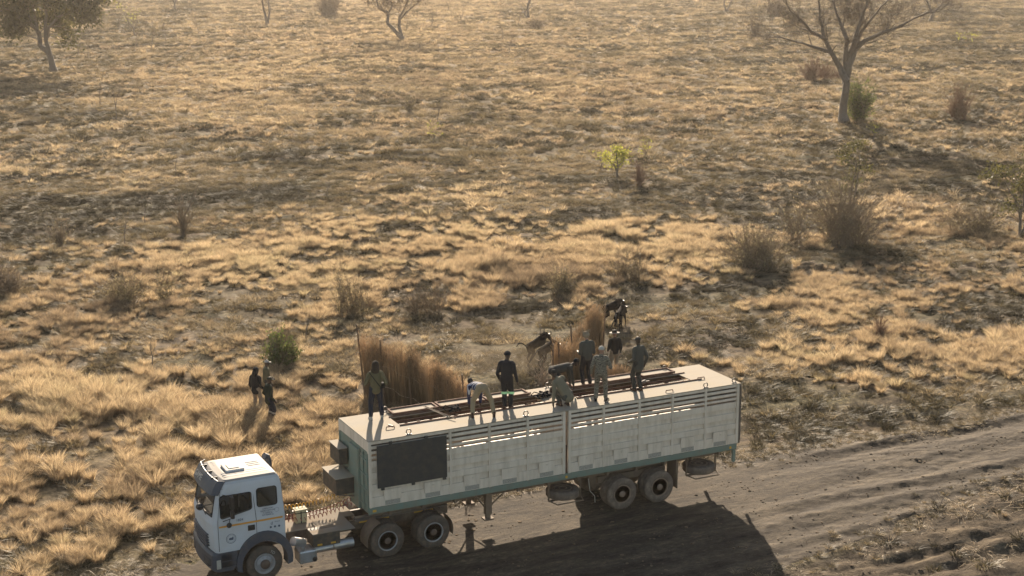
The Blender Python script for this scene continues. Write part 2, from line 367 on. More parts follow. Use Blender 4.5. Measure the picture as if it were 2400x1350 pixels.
g = link(rawmesh('ground', np.stack([x, y, z], -1), grid_faces(*x.shape), ground_material(), smooth=True, attrs={'tall': tl.ravel(), 'verge': np.clip((road_edges(x)[0]+.6-y)/.8, 0, 1).ravel()*np.clip((road_edges(x)[0]+12-y)/1, 0, 1).ravel()})); g['kind'] = 'structure'
xs = np.arange(-22, 90, .09); ts = np.linspace(0, 1, 110); X, T = np.meshgrid(xs, ts, indexing='ij'); n_, f_ = road_edges(X)
jit = (fbm(X*1.5, T*0+3, 3)-.5)*.9; Y = n_+jit*(1-T)+(f_-n_)*T+(fbm(X*1.3+9, T*0+7, 3)-.5)*.9*T
Z = ground_z(X, Y)+.006; ed = np.minimum(T, 1-T); Z = Z-np.clip(.02-ed, 0, .02)*2.5
rd = link(rawmesh('road', np.stack([X, Y, Z], -1), grid_faces(*X.shape), road_material(), smooth=True)); rd['kind'] = 'structure'

# ---------------------------------------------------------------- grasses (uncountable)
def blade_mesh(name, nb, h, spread, width, m, lean=.5, segs=3, base=.1, flat=False, seed=0):
    r = np.random.default_rng(seed); V = []; Fc = []; BV = []
    for i in range(nb):
        a = r.random()*6.283; rb = base*math.sqrt(r.random()); bx, by = rb*math.cos(a), rb*math.sin(a)
        hh = h*(.45+.6*r.random()); ln = (lean*(.25+r.random()))*hh; aa = a+r.normal()*.5
        dx, dy = math.cos(aa)*ln*spread, math.sin(aa)*ln*spread; wa = r.random()*3.14; wx, wy = math.cos(wa), math.sin(wa); ww = width*(.6+.8*r.random())
        if flat: hh = .03+.05*r.random(); dx, dy = math.cos(aa)*h, math.sin(aa)*h
        b0 = len(V); bv = r.random(); BV += [bv]*(2*segs+2)
        for k in range(segs+1):
            t = k/segs; c = t**1.7; z = hh*(t-.28*t*t*t*lean) if not flat else hh*math.sin(t*3.14)*.8
            w2 = ww*(1-t*.85)*.5; px, py = bx+dx*c, by+dy*c
            V.append((px-wx*w2, py-wy*w2, z)); V.append((px+wx*w2, py+wy*w2, z))
            if k: o = b0+2*k; Fc.append((o-2, o-1, o+1, o))
    return rawmesh(name, V, Fc, m, attrs={'bv': BV})          # kept out of the scene: only the scatter uses it
TAN = [(0, (.18, .135, .092)), (.25, (.34, .262, .175)), (.5, (.48, .368, .232)), (.75, (.57, .455, .30)), (1, (.46, .38, .235))]
TANM = leafmat('dry_grass_blades', TAN, .58)
SHM = leafmat('short_grass_blades', [(0, (.036, .032, .018)), (.35, (.092, .078, .040)), (.6, (.21, .165, .09)), (1, (.42, .335, .21))], .4)
STRM = leafmat('straw_litter', [(0, (.22, .16, .10)), (.5, (.42, .33, .22)), (1, (.62, .52, .38))], .2)
def scatter(name, meshes, P, rz, sc, tint, tilt=None):
    n = len(P); me = bpy.data.meshes.new(name); me.vertices.add(n); me.vertices.foreach_set('co', np.asarray(P, np.float32).ravel())
    rot = np.zeros((n, 3), np.float32); rot[:, 2] = rz
    if tilt is not None: rot[:, 0] = tilt[:, 0]; rot[:, 1] = tilt[:, 1]
    a = me.attributes.new('rot', 'FLOAT_VECTOR', 'POINT'); a.data.foreach_set('vector', rot.ravel())
    a = me.attributes.new('scl', 'FLOAT_VECTOR', 'POINT'); a.data.foreach_set('vector', np.asarray(sc, np.float32).ravel())
    a = me.attributes.new('tint', 'FLOAT', 'POINT'); a.data.foreach_set('value', np.asarray(tint, np.float32))
    a = me.attributes.new('vi', 'INT', 'POINT'); a.data.foreach_set('value', rng.integers(0, len(meshes), n).astype(np.int32))
    o = bpy.data.objects.new(name, me); COL.objects.link(o); o['kind'] = 'stuff'
    ng = bpy.data.node_groups.new(name+'_scatter', 'GeometryNodeTree'); ng.interface.new_socket('Geometry', in_out='INPUT', socket_type='NodeSocketGeometry'); ng.interface.new_socket('Geometry', in_out='OUTPUT', socket_type='NodeSocketGeometry')
    N = ng.nodes; L = ng.links; gi = N.new('NodeGroupInput'); go = N.new('NodeGroupOutput'); mp = N.new('GeometryNodeMeshToPoints'); L.new(gi.outputs[0], mp.inputs[0])
    ip = N.new('GeometryNodeInstanceOnPoints'); L.new(mp.outputs[0], ip.inputs['Points']); jg = N.new('GeometryNodeGeometryToInstance')
    jo = N.new('GeometryNodeJoinGeometry')
    for ob in reversed(meshes):
        oi = N.new('GeometryNodeObjectInfo'); oi.inputs['Object'].default_value = ob; oi.inputs['As Instance'].default_value = True; L.new(oi.outputs['Geometry'], jo.inputs[0])
    L.new(jo.outputs[0], ip.inputs['Instance']); ip.inputs['Pick Instance'].default_value = True
    def na(nm, t):
        q = N.new('GeometryNodeInputNamedAttribute'); q.data_type = t; q.inputs[0].default_value = nm; return q.outputs[0]
    L.new(na('vi', 'INT'), ip.inputs['Instance Index']); L.new(na('scl', 'FLOAT_VECTOR'), ip.inputs['Scale'])
    er = N.new('FunctionNodeEulerToRotation'); L.new(na('rot', 'FLOAT_VECTOR'), er.inputs[0]); L.new(er.outputs[0], ip.inputs['Rotation'])
    L.new(ip.outputs[0], go.inputs[0]); md = o.modifiers.new('scatter', 'NODES'); md.node_group = ng
    return o
def sample(n, d0, d1, smax=.44):
    # random ground points between two distances in front of the drone, even per unit area
    d = np.sqrt(rng.random(n)*(d1*d1-d0*d0)+d0*d0); s = (rng.random(n)*2-1)*smax
    return CAM.x+fh.x*d+rh.x*s*d, CAM.y+fh.y*d+rh.y*s*d, d
def clear_mask(x, y):                     # keep vehicle and road clear
    k = ~on_road(x, y, .15+.5*(vnoise(x*.8, y*.8)-.5))
    return k & ~((x > -5.2) & (x < 13.2) & (y > -.4) & (y < 2.9))
tall_src = [blade_mesh('tussock_blades', 340, .80, 1.0, .015, TANM, .62, 4, .20, seed=i) for i in range(6)]
far_src = [blade_mesh('far_tussock_blades', 60, .75, 1.15, .042, TANM, .8, 3, .2, seed=20+i) for i in range(4)]
short_src = [blade_mesh('short_clump_blades', 60, .24, 1.7, .018, SHM, 1.0, 2, .16, seed=40+i) for i in range(4)]
straw_src = [blade_mesh('straw_blades', 22, .42, 1, .016, STRM, 1, 4, .3, flat=True, seed=60+i) for i in range(3)]
# tall tussocks, near
def patch(x, y): return fbm(x*.16+31, y*.22+7, 3)
def make_tall(name, n, d0, d1, src, base, power):
    x, y, d = sample(n, d0, d1); t = tall_share(x, y); cl = np.clip((fbm(x*.55+71, y*.75+13, 2)-.40)*5, 0, 1); p = np.clip(t*1.15+(patch(x, y)-.5)*2.6-.14, 0, 1)**power*(.12+.88*cl)
    k = (rng.random(n) < p) & clear_mask(x, y); x, y, t, d = x[k], y[k], t[k], d[k]
    z = ground_z(x, y)-.03; big = .55+.5*t+.9*np.clip(fbm(x*.4+3, y*.4, 2)-.5, -.3, .4)
    s = base*big*(.6+.7*rng.random(len(x))); sz = s*(.8+.4*rng.random(len(x))); sc = np.stack([s*1.15, s*1.15, sz], 1)
    tint = np.clip(.5+(fbm(x*.1, y*.1, 3)-.5)*1.1+rng.normal(0, .18, len(x)), .02, .98)
    # lean away from the wind
    til = np.stack([rng.normal(.0, .12, len(x)), rng.normal(.0, .12, len(x))], 1)
    return scatter(name, src, np.stack([x, y, z], 1), rng.random(len(x))*6.28, sc, tint, til)
make_tall('tall_dry_grass', 38000, 30, 95, tall_src, .66, 1.0)
make_tall('distant_dry_grass', 90000, 95, 240, far_src, .72, 1.1)
make_tall('far_field_grass', 80000, 240, 470, far_src, .95, 1.2)
def make_short(name, n, d0, d1, src, base, straw=False):
    x, y, d = sample(n, d0, d1); t = tall_share(x, y)*1.0; q = fbm(x*.5+11, y*.9+2, 3)
    if straw: p = np.clip((q-.42)*4, 0, 1)*.8
    else: p = np.clip((q-.34)*3.6, .05+.35*np.clip((d-60)/60, 0, 1), 1)*(1-.35*t)*np.where(y < road_edges(x)[0], .13, 1)
    k = (rng.random(n) < p) & clear_mask(x, y); x, y, t = x[k], y[k], t[k]; z = ground_z(x, y)-.01
    s = base*(.6+.9*rng.random(len(x))); tint = np.clip(.30+t*.35+(fbm(x*.13+50, y*.2, 3)-.5)*1.9+(fbm(x*.9+5, y*.9, 2)-.5)*.7+rng.normal(0, .13, len(x)), .02, .98)
    if straw: tint = rng.random(len(x))
    return scatter(name, src, np.stack([x, y, z], 1), rng.random(len(x))*6.28, np.stack([s, s, s*(.7+.7*rng.random(len(x)))], 1), tint)
make_short('short_grass', 80000, 30, 120, short_src, 1.0)
make_short('distant_short_grass', 110000, 120, 300, short_src, 1.7)
make_short('far_short_grass', 60000, 300, 470, short_src, 2.6)
make_short('straw_litter', 16000, 30, 120, straw_src, 1.0, True)
# clods and stones lying on the track
def clod(name, seed):
    r = np.random.default_rng(seed); b = bmesh.new(); bmesh.ops.create_icosphere(b, subdivisions=1, radius=1)
    for v in b.verts: v.co *= .7+.6*r.random(); v.co.z *= .55
    me = bpy.data.meshes.new(name); b.to_mesh(me); b.free(); me.materials.append(mat(name, (.13, .10, .075), 1, dirt=.3, scale=9, spec=.05)); return bpy.data.objects.new(name, me)
n = 9000; x = rng.random(n)*62-14; ne, fe = road_edges(x); y = ne-3+rng.random(n)*(fe-ne+3.4); k = (fbm(x*.8, y*2.5, 3) > .47); x, y = x[k], y[k]; s = .012+.05*rng.random(len(x))**5+.012*rng.random(len(x))
scatter('loose_clods', [clod('clod', i) for i in range(4)], np.stack([x, y, ground_z(x, y)+.008], 1), rng.random(len(x))*6.28, np.stack([s, s*(.6+.6*rng.random(len(x))), s], 1), rng.random(len(x)))
# weeds and straw strewn on the verge of the track
n = 5000; x = rng.random(n)*60-16; ne, fe = road_edges(x); side = rng.random(n) < .8
y = np.where(side, fe-.1+rng.normal(0, .35, n), ne+rng.normal(0, .45, n)); k = ~((x > -5.2) & (x < 13.2) & (y > -.4) & (y < 2.7)); x, y = x[k], y[k]
s = .25+.5*rng.random(len(x)); scatter('verge_grass', short_src+straw_src, np.stack([x, y, ground_z(x, y)], 1), rng.random(len(x))*6.28, np.stack([s, s, s*.8], 1), rng.random(len(x))*.7+.25)

# ---------------------------------------------------------------- vehicle helpers
def settle(root, loc):
    loc = Vector(loc)
    for c in root.children: c.location = c.location-loc
    root.location = loc; return root
def wheel(parent, x, y, z, R, wd, style, inner=False):
    """tyre with rim; y = outer face, tyre runs to y+wd (wd may be negative on the far side)"""
    d = 1 if wd > 0 else -1; W = abs(wd); b = MB()
    pr = [(R*.56, .03), (R*.60, .012), (R*.74, .0), (R*.88, .012), (R*.965, .035), (R, .06), (R, W*.28), (R*.975, W*.30), (R*.975, W*.34), (R, W*.36), (R, W*.64), (R*.975, W*.66), (R*.975, W*.70), (R, W*.72), (R, W-.06), (R*.965, W-.035), (R*.88, W-.012), (R*.60, W-.012), (R*.56, W-.03)]
    b.lathe([(r, h*d) for r, h in pr], (0, 0, 0), 'y', 40)
    for k in range(44):
        a = 2*math.pi*k/44
        for s0, s1 in ((.05, W*.3), (W*.7, W-.05)):
            b.box(R-.012, R+.006, min(s0*d, s1*d), max(s0*d, s1*d), -.02, .02, mtx=Matrix.Rotation(a, 4, 'Y'))
    w_ = b.build('wheel', TYRE2 if style == 'trailer' else TYRE, parent, True, (x, y, z))
    r = MB()
    if style == 'front':
        r.lathe([(R*.57, .02), (R*.58, .0), (R*.53, -.004), (R*.50, .03), (R*.42, .015), (R*.36, -.02), (R*.30, -.03), (R*.14, -.03)], (0, 0, 0), 'y', 32)
        for k in range(10):
            a = 2*math.pi*k/10; c = Vector((math.cos(a)*R*.38, -.035, math.sin(a)*R*.38)); r.cyl(c, c+Vector((0, .03, 0)), .022, 8)
        rim = r.build('rim', RIM, w_, True)
        h = MB(); h.lathe([(R*.27, -.028), (R*.26, -.07), (R*.20, -.10), (R*.05, -.105)], (0, 0, 0), 'y', 20); h.build('hub', HUB, w_, True)
    else:
        m = RIMB if style == 'trailer' else RIM
        r.lathe([(R*.57, .03*d), (R*.58, .005*d), (R*.54, .0), (R*.51, .02*d), (R*.49, .10*d), (R*.47, .16*d)], (0, 0, 0), 'y', 32)
        rim = r.build('rim', m, w_, True)
        h = MB(); h.lathe([(R*.47, .15*d), (R*.40, .13*d), (R*.30, .15*d), (R*.20, .10*d), (R*.18, -.0*d), (R*.13, -.015*d), (R*.04, -.02*d)], (0, 0, 0), 'y', 20)
        for k in range(8 if style != 'trailer' else 5):
            a = 2*math.pi*k/(8 if style != 'trailer' else 5)
            h.box(R*.2, R*.47, -.035, .035, -.05, .05, .012, mtx=Matrix.Rotation(a, 4, 'Y') @ Matrix.Translation((0, .09*d, 0)))
        h.build('hub', HUB if style != 'trailer' else RIMB, w_, True)
    return w_
def flat_wheel(parent, x, y, z, R, W):
    b = MB(); pr = [(R*.56, .03), (R*.60, .012), (R*.74, 0), (R*.88, .012), (R*.965, .035), (R, .06), (R, W-.06), (R*.965, W-.035), (R*.88, W-.012), (R*.60, W-.012), (R*.56, W-.03)]
    b.lathe(pr, (0, 0, 0), 'z', 40); w_ = b.build('spare_wheel', TYRE2, parent, True, (x, y, z))
    r = MB(); r.lathe([(R*.57, .03), (R*.57, W-.02), (R*.50, W-.0), (R*.46, W-.06), (R*.3, W-.07), (R*.28, W-.02), (R*.18, W-.02), (R*.17, W-.09), (.02, W-.09)], (0, 0, 0), 'z', 28)
    for k in range(10):
        a = 6.283*k/10; c = Vector((math.cos(a)*R*.37, math.sin(a)*R*.37, W-.07)); r.cyl(c, c+Vector((0, 0, .02)), .018, 6)
    r.build('rim', RIMB, w_, True); return w_
VENT, _nt, _N, _L = newmat('perforated_vent'); _b = _N['Principled BSDF']; _b.inputs['Roughness'].default_value = .7
_v = _N.new('ShaderNodeTexVoronoi'); _v.inputs['Scale'].default_value = 62; _tc = _N.new('ShaderNodeTexCoord'); _L.new(_tc.outputs['Object'], _v.inputs['Vector'])
_L.new(ramp(_nt, _v.outputs['Distance'], [(.25, (.12, .115, .10)), (.4, (.36, .335, .29))]), _b.inputs['Base Color'])

# ---------------------------------------------------------------- livestock trailer
def make_trailer():
    T = thing('livestock_trailer', 'long white slatted livestock semi-trailer with faded green chassis beam and open roof hatches', 'trailer')
    L, H, W = 12.60, 3.60, 2.40
    posts = [.0, 2.5, 3.76, 5.02, 6.24, 6.43, 7.62, 8.89, 10.09, 11.32, 12.53]; posts_all = posts+[1.3]
    for side in (0, 1):
        def Y(a): return a if side == 0 else W-a
        def bx(b, x0, x1, a, c, z0, z1, bev=0): b.box(x0, x1, min(Y(a), Y(c)), max(Y(a), Y(c)), z0, z1, bev)
        wl = MB()
        for (xa, xb) in ((0, 6.27), (6.40, L)):
            bx(wl, xa, xb, .050, .066, 1.60, 2.98)
            for z0, z1 in ((2.80, 2.975), (2.44, 2.64), (2.10, 2.28), (1.60, 1.90)):
                bx(wl, xa+.01, xb-.01, -.008, .049, z0, z1, .008)
            for z0, z1 in ((3.06, 3.135), (3.20, 3.285), (3.35, 3.435), (3.49, 3.572)):
                bx(wl, xa, xb, -.004, .034, z0, z1, .006)
            bx(wl, xa, xb, -.006, .044, 2.975, 3.0)
        wl.build('side_wall', WHITE, T)
        for px in posts:
            p = MB(); bx(p, px-.035, px+.035, -.030, .06, 1.60, 3.585, .008)
            if px in (0.0, 12.53, 6.24, 6.43): bx(p, px-.045, px+.045, -.038, .065, 1.62, 3.56, .008)
            p.build('wall_post', WHITE, T)
        for px in [a+.63 for a in (1.25, 2.5, 3.76, 5.02, 6.43, 7.62, 8.89, 10.09, 11.32)][:0]: pass
    beam = MB()
    for y0, y1 in ((-.012, .10), (W-.10, W+.012)): beam.box(-.02, L-.05, y0, y1, 1.405, 1.597, .012)
    beam.box(-.02, .10, .1, W-.1, 1.375, 1.597); beam.box(L-.2, L-.05, .1, W-.1, 1.375, 1.597)
    beam.box(12.42, 12.52, .0, .09, .98, 1.38, .01); beam.box(12.42, 12.52, W-.09, W, .98, 1.38, .01)
    beam.build('chassis_beam', GREEN, T)
    fl = MB(); fl.box(.05, L-.1, .05, W-.05, 1.56, 1.60); fl.build('floor', HUB, T); ln = MB(); ln.box(.06, 6.2, .085, .10, 3.24, 3.57); ln.box(6.5, L-.1, .085, .10, 3.24, 3.57); ln.box(.06, L-.1, W-.13, W-.11, 3.30, 3.57); split_parts(ln.build('slot_shade_strip', CHASSIS, T))  # dark strips added behind upper slots, floor darkened too, so interior reads shaded
    # hatches with framed doors and perforated plates under them
    for i, hx in enumerate((.67, 1.92, 3.18, 4.41, 5.65, 7.01, 8.24, 9.46, 10.68, 11.89)):
        hz = 1.93; h = MB()
        h.box(hx-.24, hx+.24, -.024, -.002, hz-.135, hz+.135, .004)
        for a, b_, c, d in ((-.27, .27, .135, .165), (-.27, .27, -.165, -.135), (-.27, -.24, -.135, .135), (.24, .27, -.135, .135)): h.box(hx+a, hx+b_, -.034, -.004, hz+c, hz+d, .004)
        h.cyl((hx, -.02, hz+.08), (hx, -.055, hz+.06), .014, 6); h.build('feed_hatch', WHITE, T)
        v = MB(); v.box(hx-.23, hx+.23, -.016, -.004, 1.622, 1.755, .002); v.build('vent_plate', VENT, T)
    # black board hung on the front of the near side
    bd = MB()
    bd.box(.20, 2.36, -.066, -.044, 2.17, 3.44, .004); bd.box(.98, 1.0, -.070, -.05, 2.18, 3.43); bd.box(1.70, 1.72, -.070, -.05, 2.18, 3.43); bd.box(.21, 2.35, -.070, -.05, 3.02, 3.035)
    for tx, tz in ((.62, 3.47), (1.72, 3.47), (1.30, 2.15), (2.28, 2.15), (.36, 2.15)): bd.box(tx-.05, tx+.05, -.072, -.034, tz-.05, tz+.05, .004)
    bd.build('black_board', BLACKP, T)
    # front wall
    f = MB(); f.box(-.03, .02, .03, W-.03, 1.45, 3.25); f.box(-.10, -.03, .72, 1.46, 1.35, 3.16, .015); f.box(-.05, -.03, .06, .66, 1.5, 3.12, .01)
    for yy in (.04, .36, .68): f.box(-.085, -.04, yy-.02, yy+.02, 1.45, 3.2, .006)
    for zz in (1.62, 2.1, 2.55, 3.0): f.box(-.075, -.045, .06, .68, zz-.02, zz+.02, .006)
    f.box(-.06, .0, .0, .07, 1.38, 3.24, .01); f.box(-.06, .0, W-.07, W, 1.38, 3.24, .01); f.build('front_wall', GREEN, T)
    f = MB(); f.box(-.04, .02, -.0, W, 3.26, 3.575, .015)
    f.build('front_header', WHITE, T)
    for (yy, y1, x0, z0, z1) in ((1.05, 2.2, -.66, 1.73, 2.2), (1.56, 2.36, -.36, 2.45, 2.92)):
        b = MB(); b.box(x0, -.102, yy, y1, z0, z1, .01); b.box(x0-.02, -.101, yy-.02, y1+.02, z1, z1+.02)
        bo = b.build('front_box', DARKBOX, T); tp = MB(); tp.box(x0-.03, -.10, yy-.03, y1+.03, z1+.021, z1+.04, .004); tp.build('box_lid', ROOFW, bo)
        br = MB(); br.tube([(-.09, yy+.05, z0-.12), (x0+.08, yy+.02, z0)], .018, 6); br.tube([(-.09, y1-.05, z0-.12), (x0+.08, y1-.02, z0)], .018, 6); split_parts(br.build('bracket', STEEL, bo))
    # rear doors
    r = MB()
    for y0, y1 in ((.05, W/2-.01), (W/2+.01, W-.05)):
        r.box(L-.06, L-.01, y0, y1, 1.62, 3.56, .01)
        for k in range(6): r.box(L-.012, L+.012, y0+.05, y1-.05, 1.75+k*.3, 1.87+k*.3, .008)
    r.build('rear_door', WHITE, T)
    r = MB(); r.box(L-.03, L+.05, -.03, .045, 1.60, 3.58, .008); r.box(L-.03, L+.05, W-.045, W+.03, 1.60, 3.58, .008); r.tube([(L+.03, -.05, 1.7), (L+.03, -.05, 3.5)], .016, 6); split_parts(r.build('rear_post', STEEL, T))
    # roof with two long openings
    ro = MB(); z0, z1 = 3.578, 3.604; ya, yb = .93, 1.74
    ro.box(-.04, L+.04, -.02, ya, z0, z1, .004); ro.box(-.04, L+.04, yb, W+.02, z0, z1, .004)
    for xa, xb in ((-.04, 1.32), (6.15, 7.20), (11.40, L+.04)): ro.box(xa, xb, ya+.0005, yb-.0005, z0, z1)
    rf = ro.build('roof', ROOFW, T)
    rl = MB()
    for xa, xb in ((1.32, 6.15), (7.20, 11.40)):
        rl.box(xa-.02, xb+.35, ya-.045, ya-.01, z1, z1+.035, .006); rl.box(xa-.02, xb+.25, yb+.01, yb+.045, z1, z1+.03, .006)
        for yy, zz in ((1.1, 3.50), (1.36, 3.46), (1.58, 3.50)): rl.box(xa, xb, yy-.025, yy+.025, zz-.03, zz+.03, .006)
        for k in range(int((xb-xa)/.8)): rl.box(xa+.4+k*.8, xa+.46+k*.8, ya, yb, 3.42, 3.46, .004)
    rl.build('hatch_rails', MAROON, rf)
    for (xa, xb, n) in ((1.42, 6.05, 3), (7.5, 11.35, 3)):
        wdt = (xb-xa)/n
        for k in range(n):
            a = xa+k*wdt+.03; b_ = xa+(k+1)*wdt-.03; y0, y1 = 1.80, 2.32; c = MB()
            for q in ((a, b_, y0, y0+.05), (a, b_, y1-.05, y1), (a, a+.06, y0+.05, y1-.05), (b_-.06, b_, y0+.05, y1-.05)): c.box(*q, z1+.03, z1+.10, .008)
            cc = c.build('hatch_cover', MAROON, rf); p = MB(); p.box(a+.06, b_-.06, y0+.05, y1-.05, z1+.045, z1+.06); p.build('cover_sheet', ROOFW, cc)
    # lifting rings and grab handles
    for x, y in ((1.23, .06), (4.99, .06), (7.78, .10), (11.35, .07), (12.45, .1), (11.23, 2.33), (1.4, 2.34), (6.9, 2.34)):
        g = MB(); n = 14; pts = [(x+.075*math.cos(k*6.2832/n), y, z1+.085+.075*math.sin(k*6.2832/n)) for k in range(n+1)]; g.tube(pts, .016, 6); g.box(x-.09, x+.09, y-.03, y+.03, z1, z1+.02, .004); g.build('lifting_ring', STEEL, rf)
    for x, y in ((.97, .80), (11.75, .93), (10.1, .2), (6.0, 1.95)):
        g = MB(); g.tube([(x-.14, y, z1), (x-.13, y, z1+.06), (x+.11, y, z1+.06), (x+.12, y, z1)], .016, 6); g.build('grab_handle', MAROON, rf)
    # underframe
    u = MB()
    for yy in (.75, 1.65): u.box(.3, L-.3, yy-.06, yy+.06, 1.05, 1.374)
    for k in range(12): u.box(.6+k*1.03, .68+k*1.03, .1, W-.1, 1.25, 1.374)
    u.box(7.75, 10.2, .55, 1.85, .85, 1.05)
    for xx in (8.33, 9.69): u.cyl((xx, .3, .58), (xx, W-.3, .58), .075, 10)
    for yy in (.7, 1.7):
        u.prism([(7.5, 1.2), (7.9, 1.2), (7.85, .8), (7.7, .62), (7.55, .8)], yy-.03, yy+.03); u.tube([(7.7, yy, .8), (8.33, yy, .62), (9.0, yy, .9), (9.69, yy, .62), (10.2, yy, .9)], .045, 6)
    u.build('underframe', DUSTY, T)
    for xx in (8.33, 9.69):
        for y, wd in ((.0, .27), (.31, .27), (W, -.27), (W-.31, -.27)): wheel(T, xx, y, .58, .52, wd, 'trailer')
    for yy in (.5, 1.9):
        l = MB(); l.box(3.82, 4.02, yy-.09, yy+.09, .55, 1.30, .01); l.box(3.85, 3.99, yy-.06, yy+.06, .42, .56); l.box(3.76, 4.08, yy-.14, yy+.14, .38, .43, .01); l.tube([(4.0, yy, .8), (4.75, yy, 1.35)], .025, 6); l.tube([(3.85, yy, .75), (3.4, yy, 1.35)], .025, 6); l.build('landing_leg', DUSTY, T)
    for xx in (6.45, 11.42):
        flat_wheel(T, xx, .46, .70, .52, .28)
        c = MB()
        for q in (-.55, .55): c.box(xx+q-.02, xx+q+.02, .30, .36, .66, 1.38, .004)
        c.tube([(xx-.55, .33, .68), (xx-.45, -.06, .66), (xx+.45, -.06, .66), (xx+.55, .33, .68)], .02, 6); c.box(xx-.55, xx+.55, .3, .36, .64, .68); c.build('spare_wheel_cradle', DUSTY, T)
    for yy in (0.02, W-.64):
        m = MB(); m.box(10.33, 10.36, yy, yy+.62, .42, 1.3, .006); m.box(10.30, 10.33, yy+.02, yy+.1, .9, 1.36); m.build('mud_flap', DUSTY, T)
    s = MB(); s.tube([(7.1, -.0, 1.3), (7.15, -.02, .9), (7.3, -.05, .72), (7.32, -.04, .5)], .012, 5); s.build('hanging_strap', PALE, T)
    rf_ = MB(); rf_.box(.05, .16, -.016, -.011, 1.46, 1.53); rf_.build('side_marker', YELLOW, T)
    for xx in (6.33, 12.3): q = MB(); q.lathe([(.045, 0), (.045, -.01), (.02, -.014)], (xx, -.012, 1.49), 'y', 12); q.build('side_marker', YELLOW, T)
    return settle(T, (6.3, 1.2, 0))
make_trailer()

# ---------------------------------------------------------------- tractor unit
def make_truck():
    T = thing('truck_tractor', 'white cab-over truck tractor with orange side stripe and black visor, coupled to the livestock trailer', 'truck')
    x1 = -2.52
    # cab shell as stacked rounded outlines: z, front x at centre, back x, inset of the sides, corner radius, bow of the front
    def outline(z, xf, xb, ins, rad, bow):
        y0, y1 = .04+ins, 2.18-ins; pts = []
        def corner(cx, cy, a0, a1, n=5):
            for k in range(n): a = a0+(a1-a0)*k/(n-1); pts.append(Vector((cx+rad*math.cos(a), cy+rad*math.sin(a), z)))
        rb = .05
        for k in range(9):
            t = k/8; yy = y0+rad+(y1-y0-2*rad)*t; pts.append(Vector((xf+bow*(2*t-1)**2, yy, z)))
        xe = xf+bow
        for k in range(1, 6): a = math.pi-(math.pi/2)*k/5; pts.append(Vector((xe+rad+rad*math.cos(a), y1-rad+rad*math.sin(a), z)))
        for k in range(5): a = math.pi/2-(math.pi/2)*k/4; pts.append(Vector((xb-rb+rb*math.cos(a), y1-rb+rb*math.sin(a), z)))
        for k in range(5): a = -(math.pi/2)*k/4; pts.append(Vector((xb-rb+rb*math.cos(a), y0+rb+rb*math.sin(a), z)))
        for k in range(5): a = -math.pi/2-(math.pi/2)*k/5; pts.append(Vector((xe+rad+rad*math.cos(a), y0+rad+rad*math.sin(a), z)))
        return pts
    lv = [(1.05, -4.60, x1, .0, .14, .08), (1.30, -4.63, x1, .0, .14, .08), (1.85, -4.65, x1, .0, .14, .08), (1.98, -4.62, x1-.01, .01, .14, .08), (2.40, -4.53, x1-.04, .03, .14, .08), (2.78, -4.44, x1-.07, .05, .14, .08),
          (2.88, -4.40, x1-.09, .06, .14, .08), (2.96, -4.37, x1-.11, .08, .13, .07), (3.02, -4.31, x1-.14, .13, .12, .06), (3.06, -4.22, x1-.18, .21, .11, .05), (3.085, -4.03, x1-.3, .42, .1, .03)]
    def shell(off, zlo, zhi):
        b = MB(); b.rings([outline(min(max(z, zlo), zhi), xf+off, xb-off, ins+off, rad, bow) for z, xf, xb, ins, rad, bow in lv]); return b
    cab = shell(0, 0, 9).build('cab', CABW, T); inn = shell(.05, 1.15, 3.03).build('cutter', CABW, None)
    def rr(x0, x1_, z0, z1_, r, n=4, skew=0):
        P = []
        for cx, cz, a0 in ((x1_-r, z1_-r, 0), (x0+r, z1_-r, 90), (x0+r, z0+r, 180), (x1_-r, z0+r, 270)):
            for k in range(n+1): a = R_(a0+90*k/n); zz = cz+r*math.sin(a); xx = cx+r*math.cos(a); P.append((xx, zz+skew*(xx-x0)/(x1_-x0)*max(0, (z1_-zz)/(z1_-z0))))
        return P
    win1 = rr(-4.34, -3.46, 2.02, 2.66, .07, skew=.16); win2 = rr(-3.30, -2.74, 2.20, 2.72, .07)
    wc1 = MB(); wc1.prism(win1, -1, 4); wc1 = wc1.build('cutter', CABW); wc2 = MB(); wc2.prism(win2, -1, 4); wc2 = wc2.build('cutter', CABW); wc = MB()
    ws = [(.24, 2.06), (1.98, 2.06), (1.92, 2.72), (.30, 2.72)]; wc.prism(ws, -5.2, -4.36, 'x'); wcut = wc.build('cutter', CABW)
    ac = MB(); ac.lathe([(.67, -.5), (.67, 3)], (-3.16, 0, .50), 'y', 40); acut = ac.build('cutter', CABW)
    for c in (inn, wc1, wc2, wcut, acut):
        md = cab.modifiers.new('b', 'BOOLEAN'); md.object = c; md.operation = 'DIFFERENCE'; md.solver = 'EXACT'
    # recess lines: door seams
    dg = bpy.context.evaluated_depsgraph_get(); me = bpy.data.meshes.new_from_object(cab.evaluated_get(dg)); cab.modifiers.clear(); cab.data = me; me.materials.clear(); me.materials.append(CABW)
    for c in (inn, wc1, wc2, wcut, acut): bpy.data.objects.remove(c)
    for p in me.polygons: p.use_smooth = False
    # panes and rubber frames (sides follow the inward lean)
    def side_y(z): return .04+np.interp(z, [1.85, 1.98, 2.40, 2.80, 2.92], [0, .01, .03, .06, .08])
    for s in (0, 1):
        for wn in (win1, win2):
            f = lambda p, o: Vector((p[0], (side_y(p[1])+o) if s == 0 else 2.22-(side_y(p[1])+o), p[1])); b = MB()
            b.rings([[f(p, .012) for p in wn], [f(p, .018) for p in wn]]); pn = b.build('side_window', GLASS, T)
            b = MB(); pts = [f(p, -.004) for p in wn]; b.tube(pts+pts[:2], .018, 6, cap=False); b.build('frame', RUBBER, pn)
